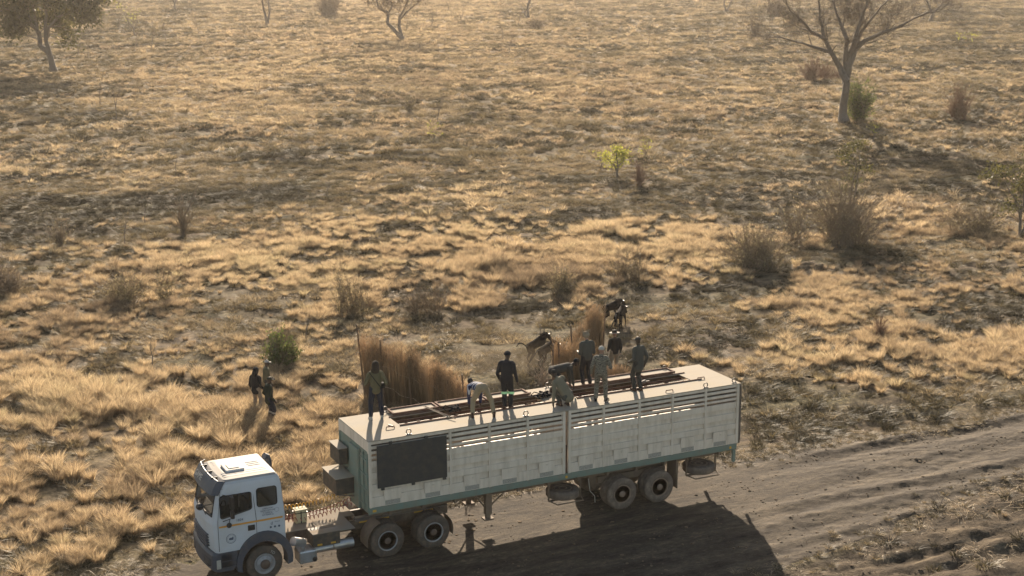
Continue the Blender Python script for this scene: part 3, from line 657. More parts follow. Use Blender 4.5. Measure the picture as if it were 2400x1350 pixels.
    def front_x(y, z):
        xf, ins, rad, bow = [float(np.interp(z, [l[0] for l in lv], [l[i] for l in lv])) for i in (1, 3, 4, 5)]
        y0, y1 = .04+ins+rad, 2.18-ins-rad; t = min(max((y-y0)/(y1-y0), 0), 1); return xf+bow*(2*t-1)**2
    b = MB(); rows = []
    for k in range(6):
        z = 2.07+.64*k/5; yy = .24+.06*k/5; rows.append([Vector((front_x(y, z)+.02, y, z)) for y in np.linspace(yy, 2.22-yy, 12)])
    b.rings(rows, cap=False, closed=False); wsn = b.build('windscreen', GLASS, T)
    b = MB(); edge = [Vector((front_x(y, 2.06)-.006, y, 2.06)) for y in np.linspace(.24, 1.98, 12)]+[Vector((front_x(y, 2.72)-.006, y, 2.72)) for y in np.linspace(1.92, .30, 12)]
    b.tube(edge+edge[:2], .018, 6, cap=False); b.build('frame', RUBBER, wsn)
    b = MB()
    for y in (.6, 1.3): b.tube([(front_x(y, 2.03)-.03, y, 2.03), (front_x(y+.3, 2.15)-.03, y+.3, 2.15), (front_x(y+.55, 2.3)-.03, y+.55, 2.33)], .012, 5)
    split_parts(b.build('wiper', RUBBER, wsn))
    # interior: dashboard, seats, bunk curtain, steering wheel
    b = MB(); b.box(-4.50, -4.20, .2, 2.02, 1.3, 2.02, .05); b.build('dashboard', GREYD, T)
    b = MB(); n = 16; b.tube([(-4.12+.06*math.sin(k*6.283/n), .62+.21*math.cos(k*6.283/n), 2.12+.2*math.sin(k*6.283/n)) for k in range(n+1)], .015, 6); b.build('steering_wheel', RUBBER, T)
    for yy in (.58, 1.62): b = MB(); b.box(-3.95, -3.5, yy-.24, yy+.24, 1.5, 1.72, .05); b.box(-3.6, -3.46, yy-.24, yy+.24, 1.7, 2.35, .05); b.build('seat', GREYD, T)
    b = MB(); b.box(-3.0, -2.66, .3, 1.95, 1.7, 1.9, .03); b.box(-2.99, -2.72, 1.8, 1.98, 1.9, 2.6, .02); b.build('bunk', CREAM, T)
    # roof ribs, hatch
    b = MB()
    for y in (.42, .56, .70): b.tube([(-4.1, y, 3.068+.01*(y > .5)), (-2.86, y, 3.068+.01*(y > .5))], .016, 6)
    for y in (1.52, 1.66, 1.80): b.tube([(-4.1, y, 3.068), (-2.86, y, 3.068)], .016, 6)
    for y in (1.0, 1.14, 1.28): b.tube([(-3.25, y, 3.084), (-2.9, y, 3.084)], .014, 6)
    split_parts(b.build('roof_rib', CABW, T))
    b = MB(); b.box(-3.95, -3.42, .72, 1.30, 3.08, 3.14, .02); b.box(-3.84, -3.54, .84, 1.18, 3.14, 3.155, .008); b.build('roof_hatch', CABW, T)
    # visor
    b = MB(); rows = []; 
    for z, o in ((2.70, .17), (2.86, .14), (3.01, .08), (3.07, .03)):
        rows.append([Vector((front_x(y, min(z, 2.95))-o+(.16 if y < .12 or y > 2.10 else 0), y, z)) for y in np.linspace(.08, 2.14, 16)])
    rows2 = [[p+Vector((.02, 0, -.004)) for p in r] for r in rows][::-1]; b.rings(rows+rows2, cap=False, closed=False); vis = b.build('sun_visor', TRIM, T)
    b = MB()
    for y in (.55, 1.1, 1.65): b.box(-4.42, -4.24, y-.02, y+.02, 3.02, 3.08, .01)
    split_parts(b.build('visor_bracket', RUBBER, vis))
    # door seams, handle, stripe
    b = MB()
    def seam(pts, r=.007):
        for s in (0, 1): b.tube([(x, side_y(z)-.001 if s == 0 else 2.22-side_y(z)+.001, z) for x, z in pts], r, 4)
    seam([(-3.40, 2.88), (-3.39, 2.4), (-3.36, 2.0), (-3.35, 1.85), (-3.35, 1.25)]); seam([(-4.42, 2.0), (-4.43, 1.85), (-4.42, 1.1)]); seam([(-4.30, 2.86), (-3.40, 2.86)], .005); seam([(-4.30, 2.86), (-4.42, 2.0)], .005)
    split_parts(b.build('door_seam', RUBBER, T))
    b = MB(); b.box(-3.60, -3.40, .012, .044, 1.56, 1.72, .015); b.build('door_handle', RUBBER, T)
    b = MB(); b.box(-4.40, -2.60, .030, .0385, 1.775, 1.825); b.box(-4.40, -2.60, 2.1815, 2.19, 1.775, 1.825); split_parts(b.build('side_stripe', ORANGE, T))
    # lettering and round emblems on the door and behind it
    fr = (R_(90), 0, 0)
    text('door_lettering', '1824', .10, INK, T, (-3.82, .034, 1.92), fr)
    def ringmark(cx, cz, r, m=INK, t=.006):
        b = MB(); n = 28; b.tube([(cx+r*math.cos(k*6.2832/n), .036, cz+r*math.sin(k*6.2832/n)) for k in range(n+1)], t, 4); return b
    b = ringmark(-4.08, 1.42, .135); b.build('door_emblem', INK, T); ringmark(-4.08, 1.42, .105, t=.003).build('door_emblem', INK, T)
    b = MB(); b.prism([(-4.14, 1.39), (-4.10, 1.38), (-4.02, 1.38), (-4.01, 1.44), (-4.03, 1.48), (-4.05, 1.45), (-4.11, 1.45), (-4.14, 1.43)], .034, .038); b.build('door_emblem', INK, T)
    for i in range(4):
        text('panel_lettering', ['OPERATOR', 'GAME CAPTURE', 'T 12500 kg', 'D/T 43500 kg'][i], .058, INK, T, (-3.02, .034, 2.12-i*.062), fr, .001)
    ringmark(-2.76, 2.04, .06, t=.003).build('panel_emblem', INK, T)
    text('panel_lettering', 'd', .13, INK, T, (-2.92, .034, 1.66), fr); text('panel_lettering', 'TRANS', .05, INK, T, (-2.76, .034, 1.69), fr, .001)
    for k in range(3): b = MB(); b.lathe([(.032, .0), (.032, -.006)], (-2.95+.12*k, .040, 1.55), 'y', 14); b.build('panel_sticker', INK, T)
    text('visor_lettering', 'GAME', .24, CHALK, vis, (-4.565, 1.35, 2.93), (R_(62), 0, R_(-90)), .003)
    # lower front: grille, bumper, lamps, steps
    b = MB()
    for z in (1.14, 1.22, 1.30, 1.38, 1.46): b.box(-4.67, -4.58, .45, 1.80, z, z+.035, .008)
    b.build('grille', TRIM, T)
    b = MB(); P = []
    for z, xf in ((.50, -4.64), (.56, -4.71), (.98, -4.71), (1.05, -4.66)): P.append(outline(z, xf, -4.02, -.01, .16, .08))
    b.rings(P); bp_ = b.build('bumper', TRIM, T)
    b = MB(); b.box(-4.72, -4.60, .18, .62, .66, .86, .02); b.build('headlight', GLASS, bp_); b = MB(); b.box(-4.72, -4.60, 1.62, 2.04, .66, .86, .02); b.build('headlight', GLASS, bp_)
    b = MB(); b.box(-4.52, -4.40, .006, .032, .60, .86, .01); b.build('indicator', PALE, bp_)
    b = MB(); b.box(-4.40, -3.92, .03, .4, .55, 1.045, .02); b.box(-4.36, -3.96, .0, .05, .78, .80); b.box(-4.36, -3.96, .0, .05, .60, .62); b.build('cab_step', TRIM, T)
    # arch flares
    for y0, y1 in ((-.03, .40), (2.0, 2.43)):
        b = MB(); n = 22; o = []; i_ = []
        for k in range(n+1):
            a = R_(-12+204*k/n); o.append((-3.16+.79*math.cos(a)*(1.02), .50+.86*math.sin(a)+.12)); i_.append((-3.16+.66*math.cos(a), .50+.67*math.sin(a)+.03))
        rings = [[Vector((p[0], y, p[1])) for y in (y0, y1)]+[Vector((q[0], y, q[1])) for y in (y1, y0)] for p, q in zip(o, i_)]
        b.rings(rings); b.build('wheel_arch', TRIM, T)
    # mirrors
    b = MB(); b.tube([(-4.25, .08, 2.70), (-4.10, -.18, 2.72), (-4.08, -.20, 2.1), (-4.28, .05, 1.95)], .014, 6)
    mr = b.build('mirror_arm', RUBBER, T)
    b = MB(); b.box(-4.13, -4.03, -.30, -.12, 2.36, 2.74, .03); b.build('mirror', RUBBER, mr); b = MB(); b.box(-4.13, -4.03, -.30, -.12, 2.10, 2.32, .03); b.build('mirror', RUBBER, mr)
    b = MB(); b.tube([(-4.10, .0, 2.0), (-4.16, -.16, 1.93)], .012, 6); b.ball((-4.17, -.17, 1.90), .075, (1, .8, 1)); b.build('mirror', RUBBER, mr)
    b = MB(); b.tube([(-4.52, .20, 2.45), (-4.86, .05, 2.50)], .012, 6); b.ball((-4.90, .03, 2.50), .13, (.8, 1, .75)); b.build('mirror', RUBBER, T)
    b = MB(); b.tube([(-4.3, 2.14, 2.70), (-4.12, 2.38, 2.72), (-4.1, 2.4, 2.1), (-4.28, 2.17, 1.95)], .014, 6); b.box(-4.15, -4.05, 2.32, 2.50, 2.20, 2.74, .03); b.build('mirror', RUBBER, T)
    # intake stack behind the cab
    b = MB(); b.tube([(-2.38, 1.95, 1.1), (-2.38, 1.95, 2.80), (-2.42, 1.93, 2.92), (-2.52, 1.90, 2.97)], .10, 10); b.build('air_intake', TRIM, T)
    # chassis
    b = MB()
    for y in (.78, 1.55): b.box(-4.5, 2.7, y-.04, y+.04, .72, 1.0)
    for x in (-4.3, -2.4, -1.2, -.2, 1.2, 2.55): b.box(x, x+.12, .8, 1.55, .76, .96)
    for x in (.5, 1.94): b.cyl((x, .3, .5), (x, 2.1, .5), .09, 10); b.ball((x, 1.2, .5), .24, (1, .9, 1))
    b.cyl((-3.16, .3, .5), (-3.16, 2.1, .5), .06, 8)
    b.build('chassis_frame', CHASSIS, T)
    b = MB(); b.box(-2.45, -1.35, .72, 1.62, 1.002, 1.02); b.box(-1.45, -.45, .10, 1.10, 1.03, 1.05, .004); b.box(-1.35, -.10, 1.12, 1.9, 1.003, 1.022, .004)
    b.box(-1.75, -.92, .02, .34, 1.085, 1.10, .004)
    b.build('deck_plate', DECKM, T)
    b = MB(); b.box(.6, 1.5, .65, 1.75, 1.02, 1.08, .01); b.prism([(.3, 1.0), (1.9, 1.0), (1.8, 1.28), (.5, 1.28)], .7, .85); b.prism([(.3, 1.0), (1.9, 1.0), (1.8, 1.28), (.5, 1.28)], 1.5, 1.65); b.box(-.2, 2.4, .74, .9, 1.01, 1.06); b.build('fifth_wheel', STEEL, T)
    b = MB(); b.box(-1.74, -.94, .03, .60, .70, 1.08, .015); bb = b.build('battery_box', DARKBOX, T)
    for x in (-1.62, -1.22): b = MB(); b.box(x, x+.14, .016, .029, .74, .79); b.build('side_marker', YELLOW, bb)
    b = MB(); b.cyl((-1.70, .16, .60), (-1.14, .16, .60), .115, 16); b.cyl((-1.12, .16, .62), (-.52, .16, .62), .135, 16); b.cyl((-1.1, .05, .92), (-1.1, .35, .92), .09, 14); split_parts(b.build('air_tank', ALU, T, True))
    b = MB(); b.cyl((-2.32, .06, 1.0), (-1.98, .22, .84), .13, 16); b.cyl((-2.05, .10, .78), (-2.0, .16, .62), .06, 10); split_parts(b.build('silencer', ALU, T, True))
    b = MB(); b.box(-2.16, -1.64, .0, .52, .28, .66, .05); 
    for k in range(9): b.box(-2.14, -1.72, -.012, .0, .31+.036*k, .325+.036*k)
    fu = b.build('fuel_tank', ALU, T); b = MB(); b.cyl((-1.72, .01, .38), (-1.72, -.03, .38), .07, 14); b.build('tank_cap', RUBBER, fu)
    # jerry can, hoses
    b = MB(); b.box(-1.86, -1.52, 1.18, 1.44, 1.025, 1.40, .03); b.box(-1.88, -1.50, 1.16, 1.46, 1.39, 1.44, .015); jc = b.build('cream_box', PLASTIC, T)
    b = MB(); b.box(-1.715, -1.69, 1.165, 1.455, 1.03, 1.41); b.box(-1.88, -1.50, 1.165, 1.455, 1.33, 1.35); b.build('strap', RUBBER, jc)
    def coil(a, c, r, turns, sag, tr, m, wob=1):
        b = MB(); a = Vector(a); c = Vector(c); P = []
        for k in range(turns*10+1):
            t = k/(turns*10); an = t*turns*6.2832; p = a.lerp(c, t)+Vector((0, 0, -sag*4*t*(1-t))); P.append(p+Vector((0, r*math.cos(an), r*math.sin(an))))
        b.tube(P, tr, 5); return b.build('coiled_hose', m, T)
    coil((-2.42, 1.45, 1.52), (-.10, 1.5, 1.66), .07, 21, .12, .010, YELLOW); coil((-2.42, 1.3, 1.30), (-.10, 1.35, 1.45), .07, 22, .17, .011, REDC); coil((-2.42, 1.2, 1.24), (-.10, 1.25, 1.35), .06, 18, .15, .011, REDC)
    b = MB(); b.box(-2.48, -2.40, .9, 1.8, 1.05, 1.6, .01); b.build('hose_panel', STEEL, T)
    # mudguards and markers over the drive wheels
    for (xc, a0, a1) in ((.5, 110, 190), (1.94, -15, 75)):
        for y0, y1 in ((.02, .60), (1.8, 2.38)):
            b = MB(); rings = []
            for k in range(13):
                a = R_(a0+(a1-a0)*k/12); e = [Vector((xc+r*math.cos(a), y, .5+r*math.sin(a))) for y, r in ((y0, .62), (y1, .62), (y1, .635), (y0, .635))]; rings.append(e)
            b.rings(rings); b.build('mudguard', DUSTY, T)
    b = MB()
    for x in (-.1, .55, 1.62, 1.95): b.box(x, x+.28, .728, .739, .90, .96)
    split_parts(b.build('side_marker', YELLOW, T))
    b = MB(); b.box(-.25, 2.6, .60, .70, 1.0, 1.03); b.build('side_rail', STEEL, T)
    # wheels
    wf = wheel(T, -3.16, .04, .50, .52, .28, 'front'); text('tyre_lettering', 'TD', .11, CHALK, wf, (.23, -.002, .30), (R_(90), R_(35), 0))
    wheel(T, -3.16, 2.36, .50, .52, -.28, 'rear')
    for xx in (.5, 1.94):
        for y, wd in ((.0, .27), (.31, .27), (2.4, -.27), (2.09, -.27)): wheel(T, xx, y, .50, .52, wd, 'rear')
    return settle(T, (-1.2, 1.2, 0))
make_truck()

# ---------------------------------------------------------------- people
HAIRP = cloth('light_hair', (.26, .21, .15))
def ik(a, t, l1, l2, pole):
    a = Vector(a); t = Vector(t); d = t-a; D = min(d.length, (l1+l2)*.999); d = d.normalized(); t = a+d*D
    x = (l1*l1-l2*l2+D*D)/(2*D); h = math.sqrt(max(l1*l1-x*x, 0)); p = Vector(pole); p = p-d*p.dot(d)
    p = p.normalized() if p.length > 1e-5 else d.orthogonal().normalized(); return a+d*x+p*h, t
ZV = Vector((0, 0, 1))
def person(label, loc, rz, pose, top, bottom, shoes, head='cap', headm=None, skin=SKIN, scale=1.0, hem=0.0, extras=()):
    """local axes: x to the person's right, y ahead, z up; pose gives joint targets in metres"""
    T = thing('person', label, 'person', loc, rz, None, scale)
    P = dict(pel=(0, 0, .93), chest=(0, .0, 1.40), look=(0, 1, -.1), hl=(-.26, .04, .80), hr=(.26, .04, .80), fl=(-.12, 0, 0), fr=(.12, .03, 0), el=(-.25, -1, -.2), er=(.25, -1, -.2), kl=(-.1, 1, 0), kr=(.1, 1, 0)); P.update(pose)
    pel = Vector(P['pel']); ch = Vector(P['chest']); sp = (ch-pel).normalized(); side = Vector(P.get('side', (1, 0, 0))); side = (side-sp*side.dot(sp)).normalized(); fwd = sp.cross(side)*-1
    fwd = side.cross(sp)*-1 if side.cross(sp).dot(Vector(P['look'])) < -0.2 and abs(sp.z) > .7 else sp.cross(side)*-1
    if abs(sp.z) > .5 and fwd.y < 0: fwd = -fwd
    lk = Vector(P['look']).normalized(); hs = lk.cross(ZV); hs = hs.normalized() if hs.length > .1 else side; hu = hs.cross(lk)
    neck = ch+sp*.06; hc = neck+(sp*.35+hu*.75).normalized()*.17+lk*.02
    shl = ch-side*.185-sp*.03; shr = ch+side*.185-sp*.03
    elb, hdl = ik(shl, P['hl'], .30, .27, P['el']); erb, hdr = ik(shr, P['hr'], .30, .27, P['er'])
    hpl = pel-side*.09-ZV*.02; hpr = pel+side*.09-ZV*.02; ankl = Vector(P['fl'])+ZV*.09; ankr = Vector(P['fr'])+ZV*.09
    knl, ankl = ik(hpl, ankl, .44, .42, P['kl']); knr, ankr = ik(hpr, ankr, .44, .42, P['kr'])
    # the body: one continuous skin
    b = MB()
    b.limb(pel, ch-sp*.13, .105, .10, 1.2, side); b.limb(ch-side*.12-sp*.03, ch+side*.12-sp*.03, .052, .052); b.limb(ch-sp*.15, ch, .07, .055); b.limb(ch, hc-hu*.03, .058, .055)
    b.ball(hc+hu*.02, .1, (.78, .95, 1.12), rot=Matrix((hs, lk, hu)).transposed().to_4x4())
    b.limb(hc-hu*.045+lk*.02, hc-hu*.075+lk*.055, .055, .035); b.limb(hc+hu*.02+lk*.09, hc-hu*.02+lk*.112, .010, .016)
    b.limb(hc+hu*.035-hs*.035+lk*.082, hc+hu*.035+hs*.035+lk*.082, .014, .014); b.limb(hc-hu*.055-hs*.018+lk*.088, hc-hu*.055+hs*.018+lk*.088, .010, .010)
    for s in (-1, 1): b.ball(hc+hs*s*.078, .022, (.4, .7, 1.2))
    for s, sh, el, hd in ((-1, shl, elb, hdl), (1, shr, erb, hdr)):
        b.limb(sh, el, .056, .043); b.limb(el, hd, .043, .028)
        dr = (hd-el).normalized(); sd = (side*s).normalized(); fd = (fwd-dr*fwd.dot(dr)); fd = fd.normalized() if fd.length > .05 else dr.orthogonal()
        nrm = dr.cross(fd).normalized()*(-s); pc = hd+dr*.055; b.limb(hd, hd+dr*.085, .028, .030, 1.35, fd)
        for k, (o, ln) in enumerate(((.032, .072), (.011, .082), (-.010, .076), (-.030, .060))):
            r0 = hd+dr*.095+fd*o; m1 = r0+dr*ln*.5+nrm*.006; m2 = m1+(dr*.75+nrm*.65).normalized()*ln*.5; b.limb(r0-dr*.02, m1, .0095, .009, n=8); b.limb(m1, m2, .009, .0075, n=8)
        t0 = hd+dr*.03+fd*.032; t1 = t0+(fd*.8+dr*.6).normalized()*.038; b.limb(t0, t1, .012, .010, n=8); b.limb(t1, t1+(dr+fd*.1+nrm*.3).normalized()*.032, .010, .008, n=8)
    for hp, kn, an in ((hpl, knl, ankl), (hpr, knr, ankr)): b.limb(hp, kn, .085, .058); b.limb(kn, an, .058, .042); b.limb(an, an+Vector((0, .10, -.045)), .04, .03)
    b.fuse('body', skin, T, .0085, 1)
    e = MB()
    for s in (-1, 1): e.ball(hc+hs*s*.032+hu*.018+lk*.083, .012, seg=8)
    if head != 'bag': e.build('eyes', BLACKC, T)
    # clothes
    b = MB(); nrmf = .0; low = pel+sp*(.0-hem) if hem else pel+sp*.02
    b.limb(low, pel.lerp(ch, .5), .152, .142, 1.18, side); b.limb(pel.lerp(ch, .45), ch-sp*.04, .142, .128, 1.28, side); b.limb(ch-side*.15, ch+side*.15, .075, .075); b.limb(ch, ch+sp*.07, .09, .062)
    for sh, el, hd in ((shl, elb, hdl), (shr, erb, hdr)):
        b.limb(sh, el, .072, .058); b.limb(el, el.lerp(hd, .93), .058, .044)
    tops = b.fuse('jacket', top, T, .013, 3)
    b = MB(); b.limb(hpl.lerp(hpr, .1)+ZV*.04, hpl.lerp(hpr, .9)+ZV*.04, .125, .125); b.limb(pel-sp*.02, pel+sp*.05, .128, .124, 1.15, side)
    for hp, kn, an in ((hpl, knl, ankl), (hpr, knr, ankr)): b.limb(hp, kn, .108, .080); b.limb(kn, kn.lerp(an, .93), .078, .066)
    b.fuse('trousers', bottom, T, .013, 3)
    for an, s, key in ((ankl, -1, 'fl'), (ankr, 1, 'fr')):
        fy = Vector(P.get('toe', (0.12*s, 1, 0))).normalized(); b = MB(); b.limb(an+ZV*.04, an-ZV*.02, .052, .05); b.limb(an-ZV*.045-fy*.035, an-ZV*.055+fy*.15, .045, .034, 1.1); b.box(-.045, .045, -.08, .19, 0, .025, .008, mtx=Matrix.Translation(an-ZV*.09) @ fy.to_track_quat('Y', 'Z').to_matrix().to_4x4()); b.fuse('boot', shoes, T, .010, 2)
    H4 = Matrix((hs, lk, hu)).transposed().to_4x4(); Tm = Matrix.Translation(hc)
    if head == 'cap':
        b = MB(); b.ball(Vector((0, 0, .035)), .104, (.86, 1.0, .85), rot=None); bmesh.ops.bisect_plane(b.bm, geom=b.bm.verts[:]+b.bm.edges[:]+b.bm.faces[:], plane_co=(0, 0, .035), plane_no=(0, 0, 1), clear_inner=True)
        b.tube([(0, .07, .045), (0, .17, .030)], [.07, .052], 12, cap=True); 
        for v in b.bm.verts:
            if v.co.y > .06 and v.co.length < .3 and v.co.z < .13 and abs(v.co.z-.04) > .012 and v.co.y > .07: v.co.z = .04+(v.co.z-.04)*.12
        bmesh.ops.transform(b.bm, matrix=Tm @ H4, verts=b.bm.verts); b.build('cap', headm, T, True)
    elif head in ('hood', 'beanie'):
        b = MB(); b.ball(Vector((0, -.012, .028)), .118 if head == 'hood' else .108, (.88, 1.0, 1.0))
        if head == 'hood': b.limb((0, -.03, -.02), (0, -.04, -.15), .10, .11, 1.1, (1, 0, 0))
        if head == 'beanie': bmesh.ops.bisect_plane(b.bm, geom=b.bm.verts[:]+b.bm.edges[:]+b.bm.faces[:], plane_co=(0, 0, .02), plane_no=(0, -.15, 1), clear_inner=True)
        bmesh.ops.transform(b.bm, matrix=Tm @ H4, verts=b.bm.verts); b.build('hood' if head == 'hood' else 'woollen_hat', headm, T, True)
    elif head == 'hair':
        b = MB(); b.ball(Vector((0, -.012, .04)), .10, (.84, .98, .95)); bmesh.ops.bisect_plane(b.bm, geom=b.bm.verts[:]+b.bm.edges[:]+b.bm.faces[:], plane_co=(0, 0, .02), plane_no=(0, -.5, 1), clear_inner=True); bmesh.ops.transform(b.bm, matrix=Tm @ H4, verts=b.bm.verts); b.build('hair', BLACKC, T, True)
    elif head == 'longhair':
        b = MB(); b.ball(Vector((0, -.012, .03)), .118, (.92, 1.0, .98))
        r = random.Random(4)
        for k in range(60): a = r.random()*6.28; q = Vector((math.cos(a)*.08, math.sin(a)*.08-.01, .09)); b.tube([q, q*1.2+Vector((r.gauss(0, .02), r.gauss(0, .02), .04)), q*1.5+Vector((r.gauss(0, .05), -.03, -.03+r.random()*.13))], [.008, .006, .002], 4)
        bmesh.ops.transform(b.bm, matrix=Tm @ H4, verts=b.bm.verts); b.build('hair', HAIRP, T)
    elif head == 'hat':
        b = MB(); b.lathe([(.02, .135), (.07, .14), (.088, .12), (.097, .045), (.12, .034), (.20, .046), (.205, .04), (.12, .026), (.09, .024)], (0, -.0, 0), 'z', 28); bmesh.ops.transform(b.bm, matrix=Tm @ H4, verts=b.bm.verts); ht = b.build('wide_brimmed_hat', PALE, T, True)
        b = MB(); b.lathe([(.02, .143), (.072, .147), (.094, .124), (.102, .048), (.10, .047)], (0, 0, 0), 'z', 24); bmesh.ops.transform(b.bm, matrix=Tm @ H4, verts=b.bm.verts); b.build('hat_crown', headm, ht, True)
    for ex in extras:
        if ex == 'bands':
            for kn, an in ((knl, ankl), (knr, ankr)):
                c = kn.lerp(an, -.12 if kn is knr else -.05) if False else kn.lerp(an, .08); d = (an-kn).normalized(); b = MB(); b.limb(c-d*.002, c+d*.055, .089, .086, open_end=True)
                b = MB(); b.tube([c-d*.03, c+d*.04], [.093, .091], 18, cap=False); b.build('reflective_band', REFL, T, True)
        if ex == 'lowbands':
            for kn, an in ((knl, ankl), (knr, ankr)):
                d = (an-kn).normalized(); c = kn+d*.12; b = MB(); b.tube([c-d*.03, c+d*.03], [.088, .085], 16, cap=False); b.build('reflective_band', PALE, T, True)
        if ex == 'sling':
            b = MB(); pts = []
            for k in range(20):
                a = 6.2832*k/19; u = math.cos(a); v = math.sin(a); c0 = pel.lerp(ch, .55); c = c0+side*(-.19*u*1.0)+sp*(.27*u)-(fwd*(.178*v)); pts.append(c)
            b.tube(pts, .014, 5, cap=False); b.build('shoulder_strap', BLACKC, T)
            b = MB(); c = pel+side*.21+sp*.10; b.box(-.05, .05, -.09, .09, -.08, .08, .02, mtx=Matrix.Translation(c)); b.build('sling_bag', BLACKC, T)
    return T
hB = YAW   # heading turned straight away from the drone is rz = -YAW
def rzd(deg): return -YAW+R_(deg)      # 0 = back to the drone, positive = turned to the left
RH = 3.606
person('man in olive hooded jacket with a sling bag on the front end of the roof', (.93, 1.82, RH), rzd(12),
       dict(fl=(-.17, -.03, 0), fr=(.17, .05, 0), hl=(-.20, .22, 1.12), hr=(.24, .16, 1.0), el=(-.4, -1, 0), er=(.4, -1, 0), look=(.25, 1, -.25)), OLIVE, NAVY, PALE, 'hood', BROWNC, SKIN2, extras=('sling',), hem=.02)
person('bent-over man in khaki trousers and blue striped shirt at the front roof hatch', (3.80, .55, RH), rzd(8),
       dict(pel=(0, .12, .86), chest=(-.18, .56, .82), look=(-.2, .6, -1), hl=(-.34, .55, .12), hr=(.02, .66, .10), el=(-1, -.2, .2), er=(.8, -.2, .3), fl=(-.30, 0, 0), fr=(.34, -.02, 0), kl=(-.4, 1, 0), kr=(.5, 1, 0)), STRIPE, KHAKI, BOOT, 'hair', None, SKIN)
person('man in dark overalls with bright reflective knee bands standing in the front roof hatch', (4.86, 1.08, RH-.06), rzd(-10),
       dict(fl=(-.07, .0, 0), fr=(.09, .06, 0), hl=(-.24, .12, .88), hr=(.30, .10, .80), look=(.6, 1, -.2), el=(-.35, -1, 0)), DNAVY, DNAVY, BOOT, 'beanie', DNAVY, SKIN, extras=('bands',), scale=1.04)
person('crouching man in light olive jacket at the middle of the trailer roof', (6.45, .35, RH), rzd(30),
       dict(pel=(.10, -.02, .33), chest=(-.10, .22, .80), look=(-.15, .6, -.45), hl=(-.34, .10, .08), hr=(.02, .52, .30), fl=(-.08, .12, 0), fr=(.16, .06, 0), kl=(-.2, .9, .6), kr=(.5, .9, .6), el=(-.5, -1, 0)), OLIVEL, GREY, BOOT, 'hair', None, SKIN, hem=.06)
person('man in dark top bent double behind the crouching man on the roof', (7.02, 1.62, RH), rzd(-78),
       dict(pel=(0, -.28, .74), chest=(0, .26, .86), look=(.05, 1, -.75), hl=(-.12, .30, .28), hr=(.14, .36, .24), el=(-1, -.2, 0), er=(1, -.2, 0), fl=(-.14, -.28, 0), fr=(.14, -.16, 0)), GREYD, DNAVY, BOOT, 'hair', None, SKIN)
person('person with tousled pale hair and black trousers on the far edge of the roof', (8.12, 1.98, RH), rzd(20),
       dict(fl=(-.10, .04, 0), fr=(.10, -.04, 0), hl=(-.18, .25, 1.05), hr=(.18, .25, 1.05), look=(-.2, 1, -.3)), GREY, DNAVY, BOOT, 'longhair', PALE, SKIN2, scale=1.0)
person('man in zebra striped overalls and pale hat standing on the roof', (7.70, .34, RH), rzd(-8),
       dict(fl=(-.15, .0, 0), fr=(.15, .06, 0), hl=(-.30, .06, .86), hr=(.24, .26, 1.02), el=(-.35, -1, 0), er=(.35, -1, 0), look=(.1, 1, -.3)), ZEBRA, ZEBRA, BLACKC, 'beanie', PALE, SKIN2, scale=.99)
person('man in long grey-green coat standing nearest the rear end of the roof', (9.26, .72, RH), rzd(38),
       dict(fl=(-.08, .08, 0), fr=(.09, -.03, 0), hl=(-.20, .16, .96), hr=(.26, -.02, .86), el=(-.35, -1, 0), look=(.0, 1, -.15)), GREY, GREYD, BOOT, 'cap', GREYD, SKIN, hem=.16, scale=1.0)
def gp(px, py): p = ground_at(px, py); return (p.x, p.y, p.z)
person('man in black jacket and wide pale brimmed hat behind the trailer', gp(1440, 880), rzd(15),
       dict(hl=(-.22, .15, .95), hr=(.24, .10, .85), el=(-.35, -1, 0), look=(-.1, 1, -.1)), BLACKC, BEIGE, BOOT, 'hat', BLACKC, SKIN2, scale=1.08)
person('person in black hooded jacket and beige trousers standing in the grass', gp(602, 966), rzd(-25),
       dict(hl=(-.2, .1, .86), hr=(.22, .15, .92), look=(.5, 1, -.15)), BLACKC, BEIGE, BOOT, 'hood', BLACKC, SKIN, hem=.08)
person('man in olive jacket and pale cap, farthest of the three in the grass', gp(627, 944), rzd(-70),
       dict(hl=(-.22, .22, .95), hr=(.24, .12, .85), look=(0, 1, -.1)), OLIVE, GREYD, BOOT, 'cap', PALE, SKIN)
person('man in dark green jacket with pale leg bands standing in the grass', gp(633, 990), rzd(-55),
       dict(hl=(-.24, .1, .9), hr=(.24, .10, .88), el=(-.35, -1, 0), er=(.35, -1, 0), look=(.1, 1, -.2)), DGREEN, NAVY, BOOT, 'cap', DGREEN, SKIN, hem=.10, extras=('lowbands',))

# loose things on the roof
def heap(name, label, cat, loc, m, s=1, seed=1):
    r = random.Random(seed); b = MB()
    for k in range(9): b.limb((r.uniform(-.22, .22)*s, r.uniform(-.12, .12)*s, .04), (r.uniform(-.22, .22)*s, r.uniform(-.12, .12)*s, .05+r.random()*.1), .05, .035)
    b.tube([(-.25*s, 0, .03), (-.38*s, .0, .12), (-.28*s, .02, .2), (-.1*s, 0, .12)], .02, 6)
    o = b.fuse(name, m, None, .012, 2); o.location = loc; tag(o, label, cat); return o
heap('rope_bundle', 'dark bundle of straps and cloth lying on the roof left of the crouching man', 'bundle', (6.35, 1.50, RH), BLACKC, 1.2, 2)
heap('tool_bag', 'dark bag with a pale rim beside the bent man at the front hatch', 'bag', (3.25, 1.45, RH+.02), BLACKC, .9, 5)
heap('rope_coil', 'dark coiled rope on the hatch rail near the rear end of the roof', 'rope', (9.75, 1.25, RH), HUB, 1.0, 9)
b = MB(); b.tube([(2.55, 1.95, RH+.12), (2.95, .62, RH+.05)], .014, 6); o = b.build('prodding_stick', POLE); tag(o, 'long thin pole lying across the front roof hatch', 'stick')
